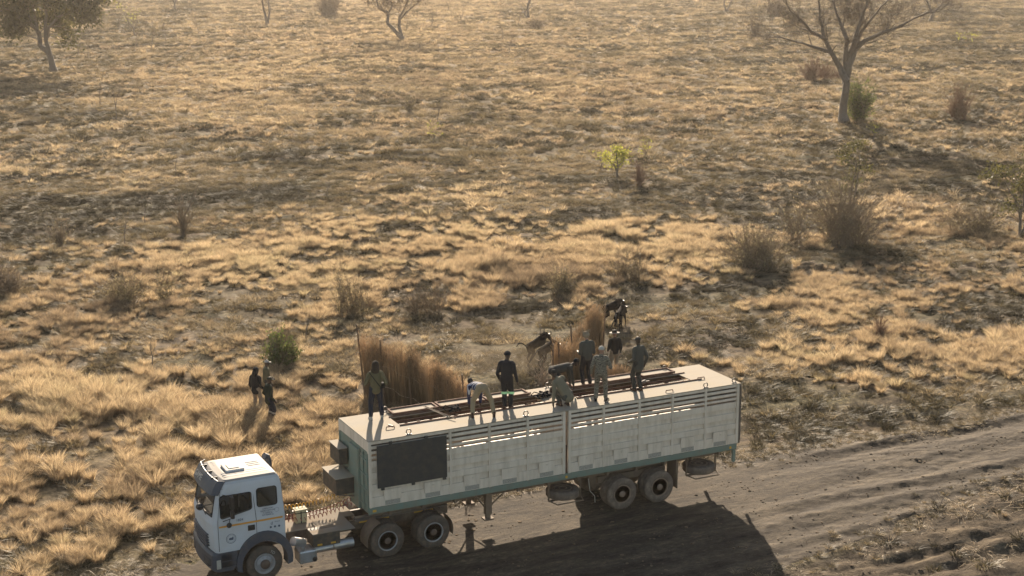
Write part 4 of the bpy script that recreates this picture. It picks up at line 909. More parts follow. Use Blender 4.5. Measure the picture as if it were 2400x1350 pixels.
b = MB(); b.tube([(2.50, 1.95, RH+.12), (2.86, .80, RH+.04)], .012, 6); o = b.build('prodding_stick', PALEWOOD); tag(o, 'pale thin pole lying beside the darker one over the front hatch', 'stick')
b = MB(); b.tube([(1.02, 1.12, RH+.015), (1.1, .92, RH+.015)], .014, 6); o = b.build('iron_pin', STEEL); tag(o, 'short iron pin lying on the front of the roof', 'pin')

# ---------------------------------------------------------------- wildebeest
def wildebeest(label, loc, rz, pitch, head_low, legs, scale=.78, tail=1, group=None):
    """x ahead; legs = foot targets for hind l/r, fore l/r relative to the body"""
    T = thing('wildebeest', label, 'wildebeest', loc, rz, group, scale)
    Rm = Matrix.Translation((-.55, 0, 1.12)) @ Matrix.Rotation(-pitch, 4, 'Y') @ Matrix.Translation((.55, 0, -1.12)); X = lambda x, y, z: Rm @ Vector((x, y, z))
    b = MB(); b.limb(X(-.55, 0, 1.08), X(-.1, 0, 1.10), .23, .26, .82, (0, 1, 0), 16); b.limb(X(-.1, 0, 1.10), X(.48, 0, 1.14), .26, .32, .72, (0, 1, 0), 16); b.limb(X(.40, 0, 1.30), X(.55, 0, 1.22), .17, .2, .7, (0, 1, 0))
    nk = X(.62, 0, 1.25); hd = nk+(X(1.05, 0, 1.25+head_low)-X(.62, 0, 1.25)); b.limb(nk, hd, .21, .135, .7, (0, 1, 0))
    fd = (Rm.to_3x3() @ Vector((.62, 0, -.78))).normalized(); mz = hd+fd*.42; b.limb(hd+fd*.02, mz, .125, .085, .8, (0, 1, 0)); b.limb(mz-fd*.05, mz+fd*.04, .09, .075)
    for s in (-1, 1): b.limb(hd+Vector((0, s*.1, .03)), hd+Vector((-.03, s*.26, .0)), .035, .015, n=8)
    J = []
    for k, (dx, s, fx, fz) in enumerate(legs):
        hind = k < 2; top = X(dx, s*.15, .95 if hind else .92); ft = Vector((fx, s*.16, fz))
        if hind:
            kn = top+Vector((.12, 0, -.30)); hk, ft = ik(kn, ft, .36, .40, (-1, 0, 0)); b.limb(top, kn, .17, .115, .7, (0, 1, 0)); b.limb(kn, hk, .095, .045); b.limb(hk, ft, .04, .028)
        else:
            kn, ft = ik(top, ft, .46, .42, (1, 0, .1)); b.limb(top, kn, .12, .05, .8, (0, 1, 0)); b.limb(kn, ft, .043, .028)
        J.append(ft)
        b.limb(ft, ft+Vector((.035, 0, -.05)), .036, .036)
    b.fuse('body', WOOL, T, .022, 2)
    for ft in J: h = MB(); h.lathe([(.02, 0), (.045, 0), (.036, .06)], ft+Vector((.03, 0, -.1)), 'z', 10); h.build('hoof', HORN, T)
    for s in (-1, 1): h = MB(); h.tube([hd+Vector((0, s*.04, .08)), hd+Vector((0, s*.16, .06)), hd+Vector((0, s*.26, .11)), hd+Vector((0, s*.25, .24)), hd+Vector((0, s*.18, .32))], [.042, .038, .03, .02, .006], 8); h.build('horn', HORN, T, True)
    r = random.Random(3); h = MB()
    for k in range(90):
        t = k/90; p = X(.42, 0, 1.44).lerp(hd+Vector((0, 0, .1)), t)+Vector((0, r.gauss(0, .02), 0)); h.tube([p, p+Vector((r.gauss(-.04, .03), r.gauss(0, .06), .07+r.random()*.07)), p+Vector((r.gauss(-.1, .03), r.gauss(0, .12), .02+r.random()*.06))], [.008, .006, .002], 4)
    h.build('mane', BLACKC, T)
    h = MB()
    for k in range(50): p = nk.lerp(mz, r.random()*.8)+Vector((0, r.gauss(0, .02), -.12)); h.tube([p, p+Vector((r.gauss(0, .02), r.gauss(0, .02), -.12-r.random()*.1))], [.008, .002], 4)
    h.build('beard', BLACKC, T)
    t0 = X(-.72, 0, 1.15); P = [t0, t0+Vector((-.16, 0, .06)), t0+Vector((-.42, .04*tail, .26*max(tail, 0)-.1*(tail < 0))), t0+Vector((-.66, .08, .30*max(tail, 0)-.4*(tail < 0))), t0+Vector((-.86, .12, .12*max(tail, 0)-.6*(tail < 0)))]
    h = MB(); h.tube(P, [.035, .028, .03, .045, .008], 8); h.build('tail', BLACKC, T, True)
    return T
def head_to(px, py, qx, qy):
    a = at(px, py); b_ = at(qx, qy); return math.atan2(b_.y-a.y, b_.x-a.x)
gallop = [(-.5, -1, -.95, .10), (-.45, 1, -.35, .10), (.42, -1, .75, .42), (.42, 1, .55, .55)]
canter = [(-.5, -1, -.75, .10), (-.5, 1, -.4, .10), (.42, -1, .70, .12), (.42, 1, .35, .14)]
p = ground_at(1256, 852); wildebeest('leaping wildebeest with raised curling tail left of the near reed screen', p, R_(24), R_(4), .06, gallop, .76, 1, 'wildebeest bolting out of the trailer')
p = ground_at(1282, 862); wildebeest('wildebeest with head lowered half hidden behind the left edge of the tall reed screen', p, R_(26), R_(2), -.22, gallop, .76, -1, 'wildebeest bolting out of the trailer')
p = ground_at(1432, 757); wildebeest('wildebeest trotting beyond the reed screen, left of the two farther ones', p, R_(14), R_(1), .02, canter, .70, -1, 'wildebeest bolting out of the trailer')
p = ground_at(1453, 774); wildebeest('wildebeest running straight away beyond the screen, right of the two farther ones', p, R_(44), R_(0), -.05, canter, .74, -1, 'wildebeest bolting out of the trailer')

# ---------------------------------------------------------------- reed screens
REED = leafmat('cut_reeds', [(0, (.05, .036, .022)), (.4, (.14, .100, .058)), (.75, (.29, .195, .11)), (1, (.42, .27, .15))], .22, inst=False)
def reed_screen(label, pts, hts, poles, group=None, thick=.10, seed=0, dens=330, tipc=.9, fan=0):
    r = np.random.default_rng(seed); P = [Vector(p) for p in pts]; c0 = (P[0]+P[-1])/2; T = thing('reed_screen', label, 'reed screen', (c0.x, c0.y, gz(c0.x, c0.y)), 0, group)
    V = []; F = []; A = []; lens = [(b_-a).length for a, b_ in zip(P, P[1:])]; tot = sum(lens); n = int(tot*dens)
    def along(s):
        k = 0
        while k < len(lens)-1 and s > lens[k]: s -= lens[k]; k += 1
        f = min(s/lens[k], 1); p = P[k].lerp(P[k+1], f); d = (P[k+1]-P[k]).normalized(); return p, d, hts[k]*(1-f)+hts[k+1]*f
    for i in range(n):
        s = r.random()*tot; p, d, h = along(s); q = Vector((-d.y, d.x, 0)); zz = gz(p.x, p.y)
        clump = .80+.16*float(vnoise(s*1.7+seed*7, .5))+.20*float(vnoise(s*5+seed*3, 3.5)); hh = h*clump*(.86+.16*r.random())-.05
        base = p+q*(r.random()-.5)*thick-Vector((c0.x, c0.y, gz(c0.x, c0.y)-zz)); base.z = zz-gz(c0.x, c0.y)
        lx = r.normal()*.035+.04*math.sin(s*3+seed)-fan*math.exp(-s/.9); ly = r.normal()*.04; w_ = .005+.005*r.random(); tint = np.clip(.32+.5*(float(vnoise(s*7, 8.0))-.5)+r.normal()*.12, 0, 1); ang = r.random()*3.14; wx, wy = math.cos(ang)*w_, math.sin(ang)*w_
        ks = (0, .45, .78, 1.0)
        b0 = len(V)
        for k, t in enumerate(ks):
            cx = base.x+d.x*lx*t*h+q.x*ly*t*h; cy = base.y+d.y*lx*t*h+q.y*ly*t*h; ww = 1-.5*t
            if k == 3: cx += d.x*r.normal()*.06; cy += d.y*r.normal()*.06; ww = .3
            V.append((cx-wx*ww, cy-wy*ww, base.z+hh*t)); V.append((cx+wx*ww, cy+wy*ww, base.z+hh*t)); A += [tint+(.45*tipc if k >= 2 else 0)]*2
            if k: F.append((b0+2*k-2, b0+2*k-1, b0+2*k+1, b0+2*k))
        if r.random() < .5:   # feathery seed head
            for q2 in range(3):
                tx, ty = cx, cy; tz = base.z+hh*(.80+.12*q2); aa = r.random()*6.28; L_ = .06+.10*r.random(); b0 = len(V); V += [(tx-.004, ty, tz), (tx+.004, ty, tz), (tx+math.cos(aa)*L_, ty+math.sin(aa)*L_, tz+L_*1.4), (tx+math.cos(aa)*L_*.8, ty+math.sin(aa)*L_, tz+L_*1.3)]; A += [min(1, tint+.5)]*4; F.append((b0, b0+1, b0+2, b0+3))
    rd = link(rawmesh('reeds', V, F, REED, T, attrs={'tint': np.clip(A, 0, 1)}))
    for s, hh, lean in poles:
        p, d, h = along(s*tot); q = Vector((-d.y, d.x, 0)); side = q if q.dot(Vector((Fv.x, Fv.y, 0))) < 0 else -q; b0 = p+side*(thick*.5+.03)-c0; b0.z = gz(p.x, p.y)-T.location.z-.05
        b = MB(); b.tube([b0, b0+Vector((d.x*lean*.5, d.y*lean*.5, hh*.5)), b0+Vector((d.x*lean, d.y*lean, hh))], [.045, .040, .03], 7); b.build('pole', POLE, T)
    for zf in (.34, .66):
        b = MB(); pp = []
        for k in range(17):
            p, d, h = along(tot*k/16); q = Vector((-d.y, d.x, 0)); side = q if q.dot(Vector((Fv.x, Fv.y, 0))) < 0 else -q; c = p+side*(thick*.5+.02)-c0; c.z = gz(p.x, p.y)-T.location.z+h*zf+.04*math.sin(k*2.1); pp.append(c)
        b.tube(pp, .011, 5); b.build('binding_rail', PALEWOOD, T)
    return T
def A2(px, py): p = at(px, py); return Vector((p.x, p.y, 0))
reed_screen('long reed screen with upright poles behind the front half of the trailer', [A2(862, 948), A2(905, 962), A2(968, 985), A2(1035, 1012), A2(1100, 1050)], [2.75, 2.5, 2.45, 2.45, 2.3], [(0.0, 3.1, -.45), (.17, 2.7, -.2), (.42, 2.5, -.1), (.68, 2.4, -.1), (.80, 2.3, -.1), (.99, 2.7, -.25)], 'reed screens of the catching funnel', seed=1, dens=560, fan=.17)
reed_screen('near reed screen with feathery reddish tops right of the leaping wildebeest', [A2(1294, 960), A2(1330, 955), A2(1388, 940)], [2.75, 2.45, 2.3], [(.0, 2.7, 0), (.12, 2.75, 0)], 'reed screens of the catching funnel', seed=2, dens=620)
reed_screen('far reed screen leaning up to a tall edge pole behind the near one', [A2(1340, 922), A2(1375, 900), A2(1407, 882)], [2.4, 2.65, 2.95], [(.02, 2.9, -.35), (.98, 3.0, .30)], 'reed screens of the catching funnel', seed=3, dens=620)
reed_screen('low ragged reddish reeds at the feet of the man in the wide hat', [A2(1425, 925), A2(1455, 922), A2(1478, 918)], [.95, 1.15, .65], [], None, .5, seed=4, dens=420)

# ---------------------------------------------------------------- trees, bushes, saplings
LEAFG = leafmat('olive_leaves', [(0, (.028, .028, .010)), (.5, (.075, .07, .022)), (1, (.16, .14, .045))], .4, inst=False)
LEAFY = leafmat('yellow_green_leaves', [(0, (.17, .17, .03)), (.5, (.34, .33, .05)), (1, (.50, .47, .11))], .45, inst=False)
LEAFD = leafmat('green_leaves', [(0, (.04, .055, .015)), (.5, (.10, .13, .03)), (1, (.19, .21, .06))], .45, inst=False)
LEAFB = leafmat('brown_leaves', [(0, (.08, .055, .035)), (.5, (.16, .115, .07)), (1, (.25, .19, .11))], .35, inst=False)
LEAFO = leafmat('grey_olive_leaves', [(0, (.10, .085, .045)), (.5, (.22, .18, .10)), (1, (.40, .32, .18))], .45, inst=False)
class Strips:
    """many tapering three-sided twigs or small leaves gathered in one mesh"""
    def __init__(s): s.V = []; s.F = []; s.A = []
    def seg(s, a, b, ra, rb, n=3, t=.5):
        d = (b-a); 
        if d.length < 1e-6: return
        d.normalize(); e = d.orthogonal().normalized(); g = d.cross(e); o = len(s.V)
        for p, r in ((a, ra), (b, rb)):
            for k in range(n): c = math.cos(6.2832*k/n); q = math.sin(6.2832*k/n); s.V.append(p+e*(c*r)+g*(q*r)); s.A.append(t)
        for k in range(n): j = (k+1) % n; s.F.append((o+k, o+j, o+n+j, o+n+k))
    def leaf(s, p, size, r, t):
        a = Vector((r.gauss(0, 1), r.gauss(0, 1), r.gauss(0, .7))).normalized(); b = a.orthogonal(); b = (Matrix.Rotation(r.random()*6.28, 3, a) @ b).normalized(); c = a.cross(b); o = len(s.V)
        s.V += [p-b*size*.5, p+c*size*.28, p+b*size*.5, p-c*size*.28]; s.A += [t]*4; s.F.append((o, o+1, o+2, o+3))
    def obj(s, name, m, parent): return link(rawmesh(name, [tuple(v) for v in s.V], s.F, m, parent, attrs={'tint': s.A}))
def grow(S, p, d, L, r, depth, R, tips, spread=.55, up=.15, taper=.72, kids=(2, 3), n=5, wob=.18, minr=.004):
    segs = 3; q = p; rr = r
    for k in range(segs):
        d = (d+Vector((R.gauss(0, wob), R.gauss(0, wob), R.gauss(0, wob*.6)+up*.3))).normalized(); q2 = q+d*(L/segs); r2 = max(rr*(taper**(1/segs)), minr); S[0 if depth >= S[2] else 1].seg(q, q2, rr, r2, n if depth >= S[2] else 3, R.random()); q = q2; rr = r2
    if depth == 0: tips.append((q, d)); return
    for k in range(R.randint(*kids)):
        nd = (d+Vector((R.gauss(0, spread), R.gauss(0, spread), R.gauss(0, spread*.7)+up))).normalized(); grow(S, q, nd, L*R.uniform(.62, .85), rr*R.uniform(.55, .8), depth-1, R, tips, spread, up, taper, kids, n, wob, minr)
def tree(kind, label, cat, px, py, limbs, depth, leafm=None, nleaf=6, lsize=.25, lspread=.35, group=None, seed=0, bark=None, spread=.55, up=.15, r0=None, minr=.012, trunk=None, kids=(2, 3), wob=.18, clip=None, cluster=None):
    """limbs: list of polylines [(dx px, dy px), ...] from the foot of the tree, with end radius; crown twigs grow from their ends"""
    R = random.Random(seed); p0 = ground_at(px, py); T = thing(kind, label, cat, p0, 0, group); s = (p0-CAM).dot(Fv)/FPX; right = Vector((rh.x, rh.y, 0)); fw = Vector((fh.x, fh.y, 0))
    tr = Strips(); tw = Strips(); S = (tr, tw, 3 if depth > 3 else 2); tips = []
    for pts, ra, rb in limbs:
        P = []
        for i, (dx, dy) in enumerate(pts):
            P.append(right*dx*s+ZV*(dy*s/math.cos(PIT))+fw*(R.gauss(0, .10)*dy*s if i > 1 else 0))
        m = MB(); Q = []; 
        for a, b in zip(P, P[1:]): Q += [a, a.lerp(b, .5)+Vector((R.gauss(0, .04), R.gauss(0, .04), 0))*(b-a).length]
        Q.append(P[-1]); n = len(Q); rad = [ra+(rb-ra)*k/(n-1) for k in range(n)]
        if Q[0].length < .01: rad[0] *= 1.5
        for a, b, q1, q2 in zip(Q, Q[1:], rad, rad[1:]): tr.seg(a, b, q1, q2, 8, .5)
        d = (Q[-1]-Q[-2]).normalized(); grow(S, Q[-1], d, (Q[-1]-Q[0]).length*.42 if trunk is None else trunk, rb, depth, R, tips, spread, up, .72, kids, 5, wob, minr)
        for k in range(n//2, n-1):
            nd = (d+Vector((R.gauss(0, .8), R.gauss(0, .8), .2))).normalized(); grow(S, Q[k], nd, (Q[-1]-Q[0]).length*.28 if trunk is None else trunk*.7, rb*.6, max(1, depth-1), R, tips, spread, up, .72, kids, 5, wob, minr)
    tr.obj('trunk', bark or BARK, T); c = tw.obj('twigs', bark or TWIG, T) if tw.V else None
    if leafm:
        lf = Strips()
        for q, d in tips:
            cl = R.random()
            if cluster and R.random() > cluster: continue
            for k in range(nleaf): lf.leaf(q+Vector((R.gauss(0, lspread), R.gauss(0, lspread), R.gauss(0, lspread*.7))), lsize*R.uniform(.6, 1.3), R, min(1, max(0, cl*.6+R.random()*.4)))
        lf.obj('crown', leafm, T)
    return T
def bush(kind, label, cat, px, py, wpx, hpx, stems, twigm, leafm=None, nl=0, ls=.12, group=None, seed=0, rad=.012, lean=0, curve=.6, tw=.4, depthf=.9):
    """stems fan out of one foot; leaves, if any, sit along their outer two thirds"""
    R = random.Random(seed); p0 = ground_at(px, py); T = thing(kind, label, cat, p0, 0, group); s = (p0-CAM).dot(Fv)/FPX; W = wpx*s/2; H = hpx*s/math.cos(PIT); st = Strips(); lf = Strips()
    right = Vector((rh.x, rh.y, 0)); fw = Vector((fh.x, fh.y, 0))
    feet = [(0, 0)]+[(R.gauss(0, .38), R.gauss(0, .3)) for k in range(5)]; nf = 1 if stems < 160 else 6; stems = int(stems*(.34 if (py > 570 and wpx < 145 and leafm is not LEAFD) else .5)); lobe = [R.uniform(.55, 1.15) for k in feet]
    for i in range(stems):
        a = R.random()*6.283; q = math.sqrt(R.random()); fi = R.randrange(nf); ft = feet[fi]; fs = 1 if nf == 1 else (.72 if ft != (0, 0) else .95); ex = (right*math.cos(a)*W*q+fw*math.sin(a)*W*depthf*q)*fs+right*lean*W; hh = H*(1-.4*q*q)*R.uniform(.35, 1.15)*(lobe[fi] if fi else 1); p = right*ft[0]*W*(nf > 1)+fw*ft[1]*W*(nf > 1)+Vector((R.gauss(0, .1*W), R.gauss(0, .1*W), 0)); prev = p; n = 5; r = rad*R.uniform(.8, 2.2)
        for k in range(1, n+1):
            t = k/n; c = p+ex*(t**(1+curve))+ZV*hh*(t*(1.25-.25*t))+Vector((R.gauss(0, .02), R.gauss(0, .02), 0))*H*.6; st.seg(prev, p+(c-Vector((0, 0, 0))) if False else c, r*(1-.75*(t-1/n)), r*(1-.75*t), 3, R.random())
            if k > 1:
                for j in range(3):
                    if R.random() < tw*1.8: nd = (c-prev).normalized()+Vector((R.gauss(0, .6), R.gauss(0, .6), .2)); e = c+nd.normalized()*H*R.uniform(.08, .22); st.seg(c, e, r*.5, r*.15, 3, R.random())
                    if leafm and R.random() < .9:
                        for z in range(max(1, nl-1)): lf.leaf(prev.lerp(c, R.random())+Vector((R.gauss(0, .07), R.gauss(0, .07), R.gauss(0, .06)))*H*.6, ls*R.uniform(.6, 1.3), R, R.random())
            prev = c
    st.obj('stems', twigm, T)
    if leafm: lf.obj('foliage', leafm, T)
    return T
# the single trees
tree('leafy_tree', 'olive green crowned tree with a forked dark trunk at the top left', 'tree', 127, 168, [([(0, 0), (-6, 40), (-28, 62), (-32, 90), (-42, 112), (-78, 135)], .45, .16), ([(-6, 40), (-14, 75), (0, 105), (26, 128), (48, 138)], .30, .15), ([(-14, 75), (-12, 115), (-10, 150)], .25, .14), ([(-32, 90), (-36, 130), (-40, 165)], .24, .12)], 4, LEAFG, 46, .50, .80, seed=3, r0=.5, trunk=2.3, minr=.03, spread=.6, up=.05)
tree('forked_tree', 'sparse brown leaved tree with twin crooked trunks at the top centre left', 'tree', 945, 93, [([(0, 0), (-16, 18), (-36, 38), (-34, 60), (-56, 72), (-62, 92)], .42, .14), ([(-2, 2), (-9, 30), (-8, 52), (4, 70), (14, 92)], .36, .13), ([(-9, 45), (8, 62), (28, 78)], .2, .10), ([(-34, 60), (-24, 78), (-28, 96)], .2, .10)], 4, LEAFB, 9, .40, .6, seed=8, trunk=2.2, minr=.035)
tree('bare_tree', 'big bare wide-crowned grey tree with a thick trunk at the upper right', 'tree', 1978, 288, [([(0, 0), (-3, 45), (-1, 95), (-14, 125), (-38, 160), (-55, 190), (-82, 205), (-112, 235)], .42, .10), ([(-1, 95), (5, 130), (18, 165), (36, 185), (80, 205), (122, 222)], .36, .11), ([(-1, 90), (-3, 140), (-8, 190), (-22, 240)], .34, .13), ([(-1, 95), (4, 150), (14, 200), (28, 250)], .34, .13), ([(-38, 160), (-80, 172), (-110, 182)], .2, .09), ([(18, 165), (30, 205), (60, 250)], .22, .1), ([(-55, 190), (-60, 215), (-70, 255)], .2, .1)], 5, LEAFB, 1, .10, .4, seed=12, trunk=1.9, minr=.013, spread=.62, up=.12, kids=(3, 4), bark=BARK)
tree('bare_tree', 'small dark bare tree near the top right corner', 'tree', 2181, 52, [([(0, 0), (4, 18), (-4, 34), (-12, 50)], .40, .16), ([(4, 18), (18, 32), (30, 50)], .28, .14)], 4, LEAFB, 2, .35, .5, seed=21, trunk=3.0, minr=.04)
tree('bare_tree', 'thin bare tree with twin upright stems at the top left of centre', 'tree', 627, 63, [([(0, 0), (-4, 25), (-10, 45), (-8, 66)], .34, .14), ([(1, 0), (6, 30), (2, 66)], .28, .12)], 3, None, seed=23, trunk=2.4, minr=.05)
tree('bare_tree', 'small bare tree at the very top edge, right of the olive crowned tree', 'tree', 412, 24, [([(0, 0), (-2, 14), (-8, 28)], .3, .15), ([(-2, 12), (6, 26)], .22, .12)], 3, None, seed=24, trunk=3, minr=.06)
tree('bare_tree', 'pale slender bare tree at the top centre, left of the pale light streak', 'tree', 1237, 44, [([(0, 0), (0, 20), (6, 42)], .34, .15), ([(0, 0), (-8, 12), (0, 34)], .22, .13)], 3, None, seed=25, trunk=3, minr=.06)
tree('bare_tree', 'leaning bare shrub-like tree at the top edge right of centre', 'tree', 1702, 30, [([(0, 0), (8, 16), (16, 32)], .26, .13), ([(0, 0), (-6, 18), (-4, 34)], .26, .12)], 3, None, seed=26, trunk=2.6, minr=.05)
tree('young_tree', 'bright yellow-green sapling standing alone in the middle of the field', 'tree', 1447, 418, [([(0, 0), (-1, 16), (-8, 30), (-18, 38)], .10, .05), ([(-1, 14), (4, 30), (12, 40)], .08, .04), ([(-1, 16), (0, 38), (-2, 54)], .08, .04)], 2, LEAFY, 20, .17, .22, seed=31, trunk=.3, minr=.02)
tree('young_tree', 'tall yellow-green young tree rising behind the big grey bush at the right', 'tree', 1990, 520, [([(0, 0), (0, 50), (-8, 100)], .08, .03), ([(0, 20), (12, 70), (20, 125)], .07, .03), ([(0, 40), (4, 90), (6, 135)], .06, .03)], 2, LEAFG, 30, .17, .28, seed=32, trunk=.7, minr=.014)
tree('leafy_tree', 'dark green tree cut by the right edge of the picture', 'tree', 2392, 560, [([(0, 0), (-4, 45), (-16, 80)], .10, .05), ([(0, 0), (10, 50), (16, 90)], .10, .05), ([(-4, 45), (2, 80), (2, 105)], .08, .04)], 3, LEAFG, 24, .17, .32, seed=33, trunk=1.0, minr=.014)
tree('young_tree', 'slim yellow-green sapling at the top left beside the olive crowned tree', 'tree', 316, 86, [([(0, 0), (-2, 20), (-12, 36)], .14, .08), ([(-2, 15), (6, 28)], .1, .06)], 2, LEAFY, 7, .30, .5, seed=34, trunk=1.6, minr=.04)
# bushes
BS = [('grey_bush', 'largest grey-brown twiggy bush, at the right between the field and the track', 1990, 572, 250, 150, 620, TWIG, LEAFO, 2, .10),
      ('grey_bush', 'wide olive-grey bush just left of the largest grey-brown bush', 1752, 628, 185, 108, 420, TWIG, LEAFO, 3, .09),
      ('grey_bush', 'round pale olive bush above the two far wildebeest', 1312, 688, 95, 78, 240, TWIG, LEAFO, 3, .085),
      ('grey_bush', 'upright grey-olive bush left of the twiggy bush behind the long reed screen', 828, 742, 90, 118, 220, TWIG, LEAFO, 3, .085),
      ('twiggy_bush', 'bare twiggy bush in the tall grass behind the long reed screen', 1003, 742, 120, 98, 260, TWIG, LEAFB, 1, .07),
      ('green_bush', 'fresh green bush beside the three people standing in the grass', 652, 858, 78, 95, 230, TWIG, LEAFD, 5, .10),
      ('green_bush', 'green leafy bush at the foot of the big bare tree', 2012, 288, 82, 100, 150, BARK, LEAFD, 8, .17),
      ('red_bush', 'left of the two reddish-brown bushes behind the trunk of the big bare tree', 1893, 188, 60, 54, 200, TWIGR, None, 0, 0),
      ('red_bush', 'right and paler of the two reddish-brown bushes behind the big bare tree', 1938, 186, 66, 44, 200, TWIGR, None, 0, 0),
      ('red_bush', 'reddish-brown bush with a long shadow right of the big bare tree', 2238, 282, 82, 82, 220, TWIGR, LEAFB, 2, .12),
      ('red_bush', 'small reddish twig bush right beside the bright yellow-green sapling', 1500, 437, 50, 55, 150, TWIGR, None, 0, 0),
      ('twiggy_bush', 'dark rounded bush at the top edge, left of the twin-trunk tree', 778, 40, 80, 52, 260, TWIG, LEAFB, 3, .25),
      ('twiggy_bush', 'upright brown bush at the top edge, left of the big bare tree', 1818, 36, 44, 46, 160, TWIG, LEAFB, 3, .25),
      ('grey_bush', 'long low grey-olive bush near the right edge', 2262, 548, 190, 72, 380, TWIG, LEAFO, 2, .09),
      ('grey_bush', 'olive bush in the tall grass left of the three people', 305, 712, 140, 88, 330, TWIG, LEAFO, 3, .09),
      ('grey_bush', 'grey bush in the middle of the tussocks, between the two wide bushes', 1480, 655, 110, 80, 230, TWIG, LEAFO, 1, .08),
      ('grey_bush', 'low grey shrub near the slender bare tree at the top centre', 1256, 66, 60, 24, 140, TWIG, LEAFB, 2, .25),
      ('twiggy_bush', 'dark bush at the left edge of the picture', 6, 695, 90, 110, 260, TWIG, LEAFB, 2, .09),
      ('twiggy_bush', 'small brown bush left of the leaning bare stem', 140, 578, 75, 75, 150, TWIG, LEAFO, 1, .08),
      ('twiggy_bush', 'thin upright twig bush at the left of the field, by a leaning bare stem', 430, 555, 60, 85, 110, TWIG, None, 0, 0),
      ('twiggy_bush', 'reddish twig thicket on the slope above the track at the far right', 2060, 790, 70, 60, 160, TWIGR, None, 0, 0),
      ('grey_bush', 'small olive bush near the top of the field, above the dark mounds', 960, 268, 34, 34, 90, TWIG, LEAFO, 2, .16)]
for i, (k, lb, px, py, wp, hp, st, tm, lm, nl, ls) in enumerate(BS):
    if tm is TWIG and 'dark' not in lb and 'brown' not in lb: tm = TWIGP
    dist = (at(px, py)-CAM).length; bush(k, lb, 'bush', px, py, wp, hp, st, tm, lm, nl, ls, seed=50+i, rad=max(.009, dist*.00014), curve=.35)
bush('dead_branches', 'heap of bleached bare branches left of the near reed screen', 'dead branches', 1268, 905, 85, 62, 60, PALEWOOD, seed=90, rad=.014, tw=.7)
bush('dead_branches', 'pale dry tuft of stalks standing above the leaping wildebeest', 'dead branches', 1267, 800, 22, 40, 26, PALEWOOD, seed=91, rad=.010)
# bare saplings and stems one can tell apart
SP = [(412, 412, 62, 'bare double stem with a dark grassy foot left of the field centre'), (340, 525, 90, 'tall thin bare stem left of the leaning one'), (292, 575, 85, 'crooked dark bare stem below the tall thin one'), (358, 862, 95, 'forked bare stump in the straw left of the three people'),
      (1026, 292, 62, 'thin upright sapling with reddish foot at the centre of the field'), (70, 358, 34, 'short dark stick at the left edge of the field'), (768, 455, 44, 'short bare stick beside a dark patch left of centre'), (272, 282, 110, 'tallest dark twiggy sapling at the upper left'), (234, 250, 82, 'leaning twiggy sapling left of the tallest one'),
      (183, 128, 62, 'slim sapling just right of the forked trunk of the olive tree'), (356, 118, 58, 'slim dark sapling below the yellow-green one'), (574, 82, 44, 'small bare sapling left of the twin-stem tree'), (1012, 62, 44, 'small sapling right of the twin-trunk tree'), (1080, 58, 36, 'thin sapling between the twin-trunk tree and the slender tree'), (1214, 66, 34, 'thin stick left of the low grey shrub'), (1414, 232, 40, 'lone thin sapling at the end of the pale grass band'), (718, 785, 50, 'bare stick above the fresh green bush'), (1050, 24, 28, 'dark little sapling at the top edge')]
for i, (px, py, h, lb) in enumerate(SP):
    d = (at(px, py)-CAM).length; tree('bare_sapling', lb, 'sapling', px, py, [([(0, 0), (1, h*.3), (-3 if i % 2 else 4, h*.6)], max(.025, d*.00028), max(.014, d*.00016))]+([([(1, h*.3), (h*.12, h*.65)], .03, .015)] if i % 3 else []), 1, None, seed=100+i, trunk=metres(px, py, h)*.3, minr=max(.006, d*.00008), spread=.35, up=.5, kids=(2, 3))
tree('bare_sapling', 'bare stem leaning to the right over the thin twig bush', 'sapling', 428, 548, [([(0, 0), (6, 40), (28, 85), (44, 112)], .05, .02)], 1, None, seed=140, trunk=.5, minr=.008)
for i, (px, py, h, lb) in enumerate([(1016, 330, 36, 'tiny yellow-leaved sapling at the centre of the field'), (2046, 335, 36, 'small yellow-leaved sapling in the shadow of the big bare tree'), (1408, 400, 40, 'thin yellow-tipped sapling left of the bright one'), (2280, 105, 24, 'right of the two tiny yellow saplings near the top right corner'), (2250, 104, 22, 'left of the two tiny yellow saplings near the top right corner'), (1512, 372, 38, 'thin yellow-tipped sapling right above the bright one')]):
    tree('yellow_sapling', lb, 'sapling', px, py, [([(0, 0), (2, h*.4), (-4, h*.75)], .035, .02), ([(2, h*.3), (8, h*.7)], .03, .015)], 1, LEAFY, 5, .15 if h > 30 else .25, .2, seed=150+i, trunk=metres(px, py, h)*.25, minr=.012)
# faint saplings scattered over the far field: copies of four
src = []
for k in range(4):
    R = random.Random(300+k); T = thing('distant_sapling', 'one of the many faint bare saplings scattered over the far field', 'sapling', (0, 0, 0), 0, 'faint saplings over the far field'); st = Strips(); tips = []
    grow((st, st, 1), Vector((0, 0, 0)), ZV, 1.1, .06, 2, R, tips, .4, .4, .7, (2, 3), 4, .12, .022); st.obj('stem', TWIG, T); src.append(T)
R = random.Random(77); cnt = 0
for i in range(48):
    px = R.uniform(150, 1800) if i % 3 else R.uniform(190, 800); py = R.uniform(12, 150)
    p = ground_at(px, py); o = src[cnt] if cnt < 4 else copy_tree(src[R.randrange(4)])
    o.location = p; o.rotation_euler.z = R.random()*6.28; o.scale = (R.uniform(.7, 1.5),)*3; cnt += 1
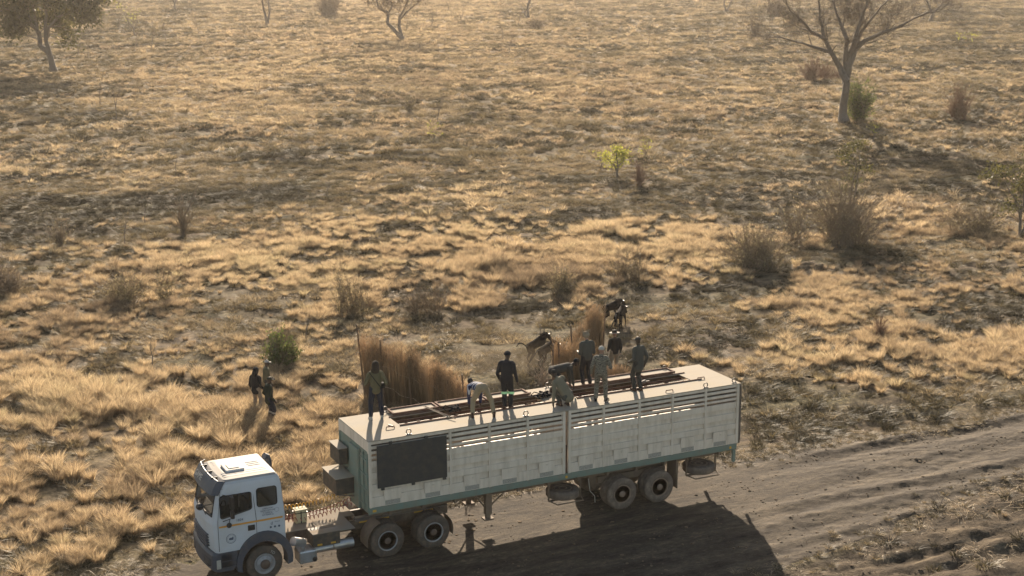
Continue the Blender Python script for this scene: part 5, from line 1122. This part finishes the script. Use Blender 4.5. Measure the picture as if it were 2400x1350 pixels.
# earth mounds
MND = mat('dark_earth', (.050, .038, .028), 1, dirt=.35, scale=6, bump=1, spec=.05)
for px, py, wd, hp, lb in ((1900, 632, 80, 26, 'dark earth mound below the wide olive-grey bush'), (1640, 658, 56, 22, 'small dark earth mound right of the far wildebeest'), (1108, 272, 40, 12, 'left of the three dark mounds in the upper field'), (1203, 284, 44, 14, 'middle of the three dark mounds in the upper field'), (1252, 276, 30, 12, 'right of the three dark mounds in the upper field'), (1180, 700, 70, 16, 'dark mound behind the gap between the reed screens')):
    p = ground_at(px, py); b = MB(); b.ball((0, 0, 0), 1, (wid(px, py, wd)/2, wid(px, py, wd)/2.4, metres(px, py, hp)*.6), 32)
    for v in b.bm.verts: f = 1+1.3*(float(fbm(v.co.x*3+px, v.co.y*3+py, 4))-.5); v.co *= f
    o = b.build('earth_mound', MND, None, True, p); tag(o, lb, 'mound')
# dust kicked up by the animals
dp = ground_at(1195, 880); b = MB(); b.ball((0, 0, 0), 1, (3.0, 2.6, .9), 20); du = b.build('dust_cloud', bpy.data.materials.new('dust_cloud'), None, True, (dp.x, dp.y, dp.z+.55)); du['kind'] = 'stuff'
dm_ = du.data.materials[0]; dm_.use_nodes = True; dn = dm_.node_tree; dn.nodes.remove(dn.nodes['Principled BSDF']); dv = dn.nodes.new('ShaderNodeVolumePrincipled'); dv.inputs['Color'].default_value = (.80, .66, .50, 1); dv.inputs['Anisotropy'].default_value = .3
tc_ = dn.nodes.new('ShaderNodeTexCoord'); mp_ = dn.nodes.new('ShaderNodeMapping'); mp_.inputs['Scale'].default_value = (1/3.0, 1/2.6, 1/.9); gr_ = dn.nodes.new('ShaderNodeTexGradient'); gr_.gradient_type = 'SPHERICAL'
dn.links.new(tc_.outputs['Object'], mp_.inputs[0]); dn.links.new(mp_.outputs[0], gr_.inputs[0]); ml_ = dn.nodes.new('ShaderNodeMath'); ml_.operation = 'MULTIPLY'; ml2 = dn.nodes.new('ShaderNodeMath'); ml2.operation = 'MULTIPLY'; ml2.inputs[1].default_value = .08
dn.links.new(gr_.outputs['Fac'], ml_.inputs[0]); dn.links.new(ramp(dn, noise(dn, 1.1, 4), [(.35, (0, 0, 0)), (.65, (1, 1, 1))]), ml_.inputs[1]); dn.links.new(ml_.outputs[0], ml2.inputs[0]); dn.links.new(ml2.outputs[0], dv.inputs['Density']); dn.links.new(dv.outputs[0], dn.nodes['Material Output'].inputs['Volume'])
# haze in the low sun
hb = MB(); hb.box(-700, 900, -120, 6900, -3, 19.5); hz = hb.build('haze', bpy.data.materials.new('haze')); hz['kind'] = 'stuff'
hm = hz.data.materials[0]; hm.use_nodes = True; hn = hm.node_tree; hn.nodes.remove(hn.nodes['Principled BSDF']); pv = hn.nodes.new('ShaderNodeVolumePrincipled')
pv.inputs['Color'].default_value = (1, .90, .80, 1); pv.inputs['Density'].default_value = .000125; pv.inputs['Anisotropy'].default_value = .45; hn.links.new(pv.outputs[0], hn.nodes['Material Output'].inputs['Volume'])
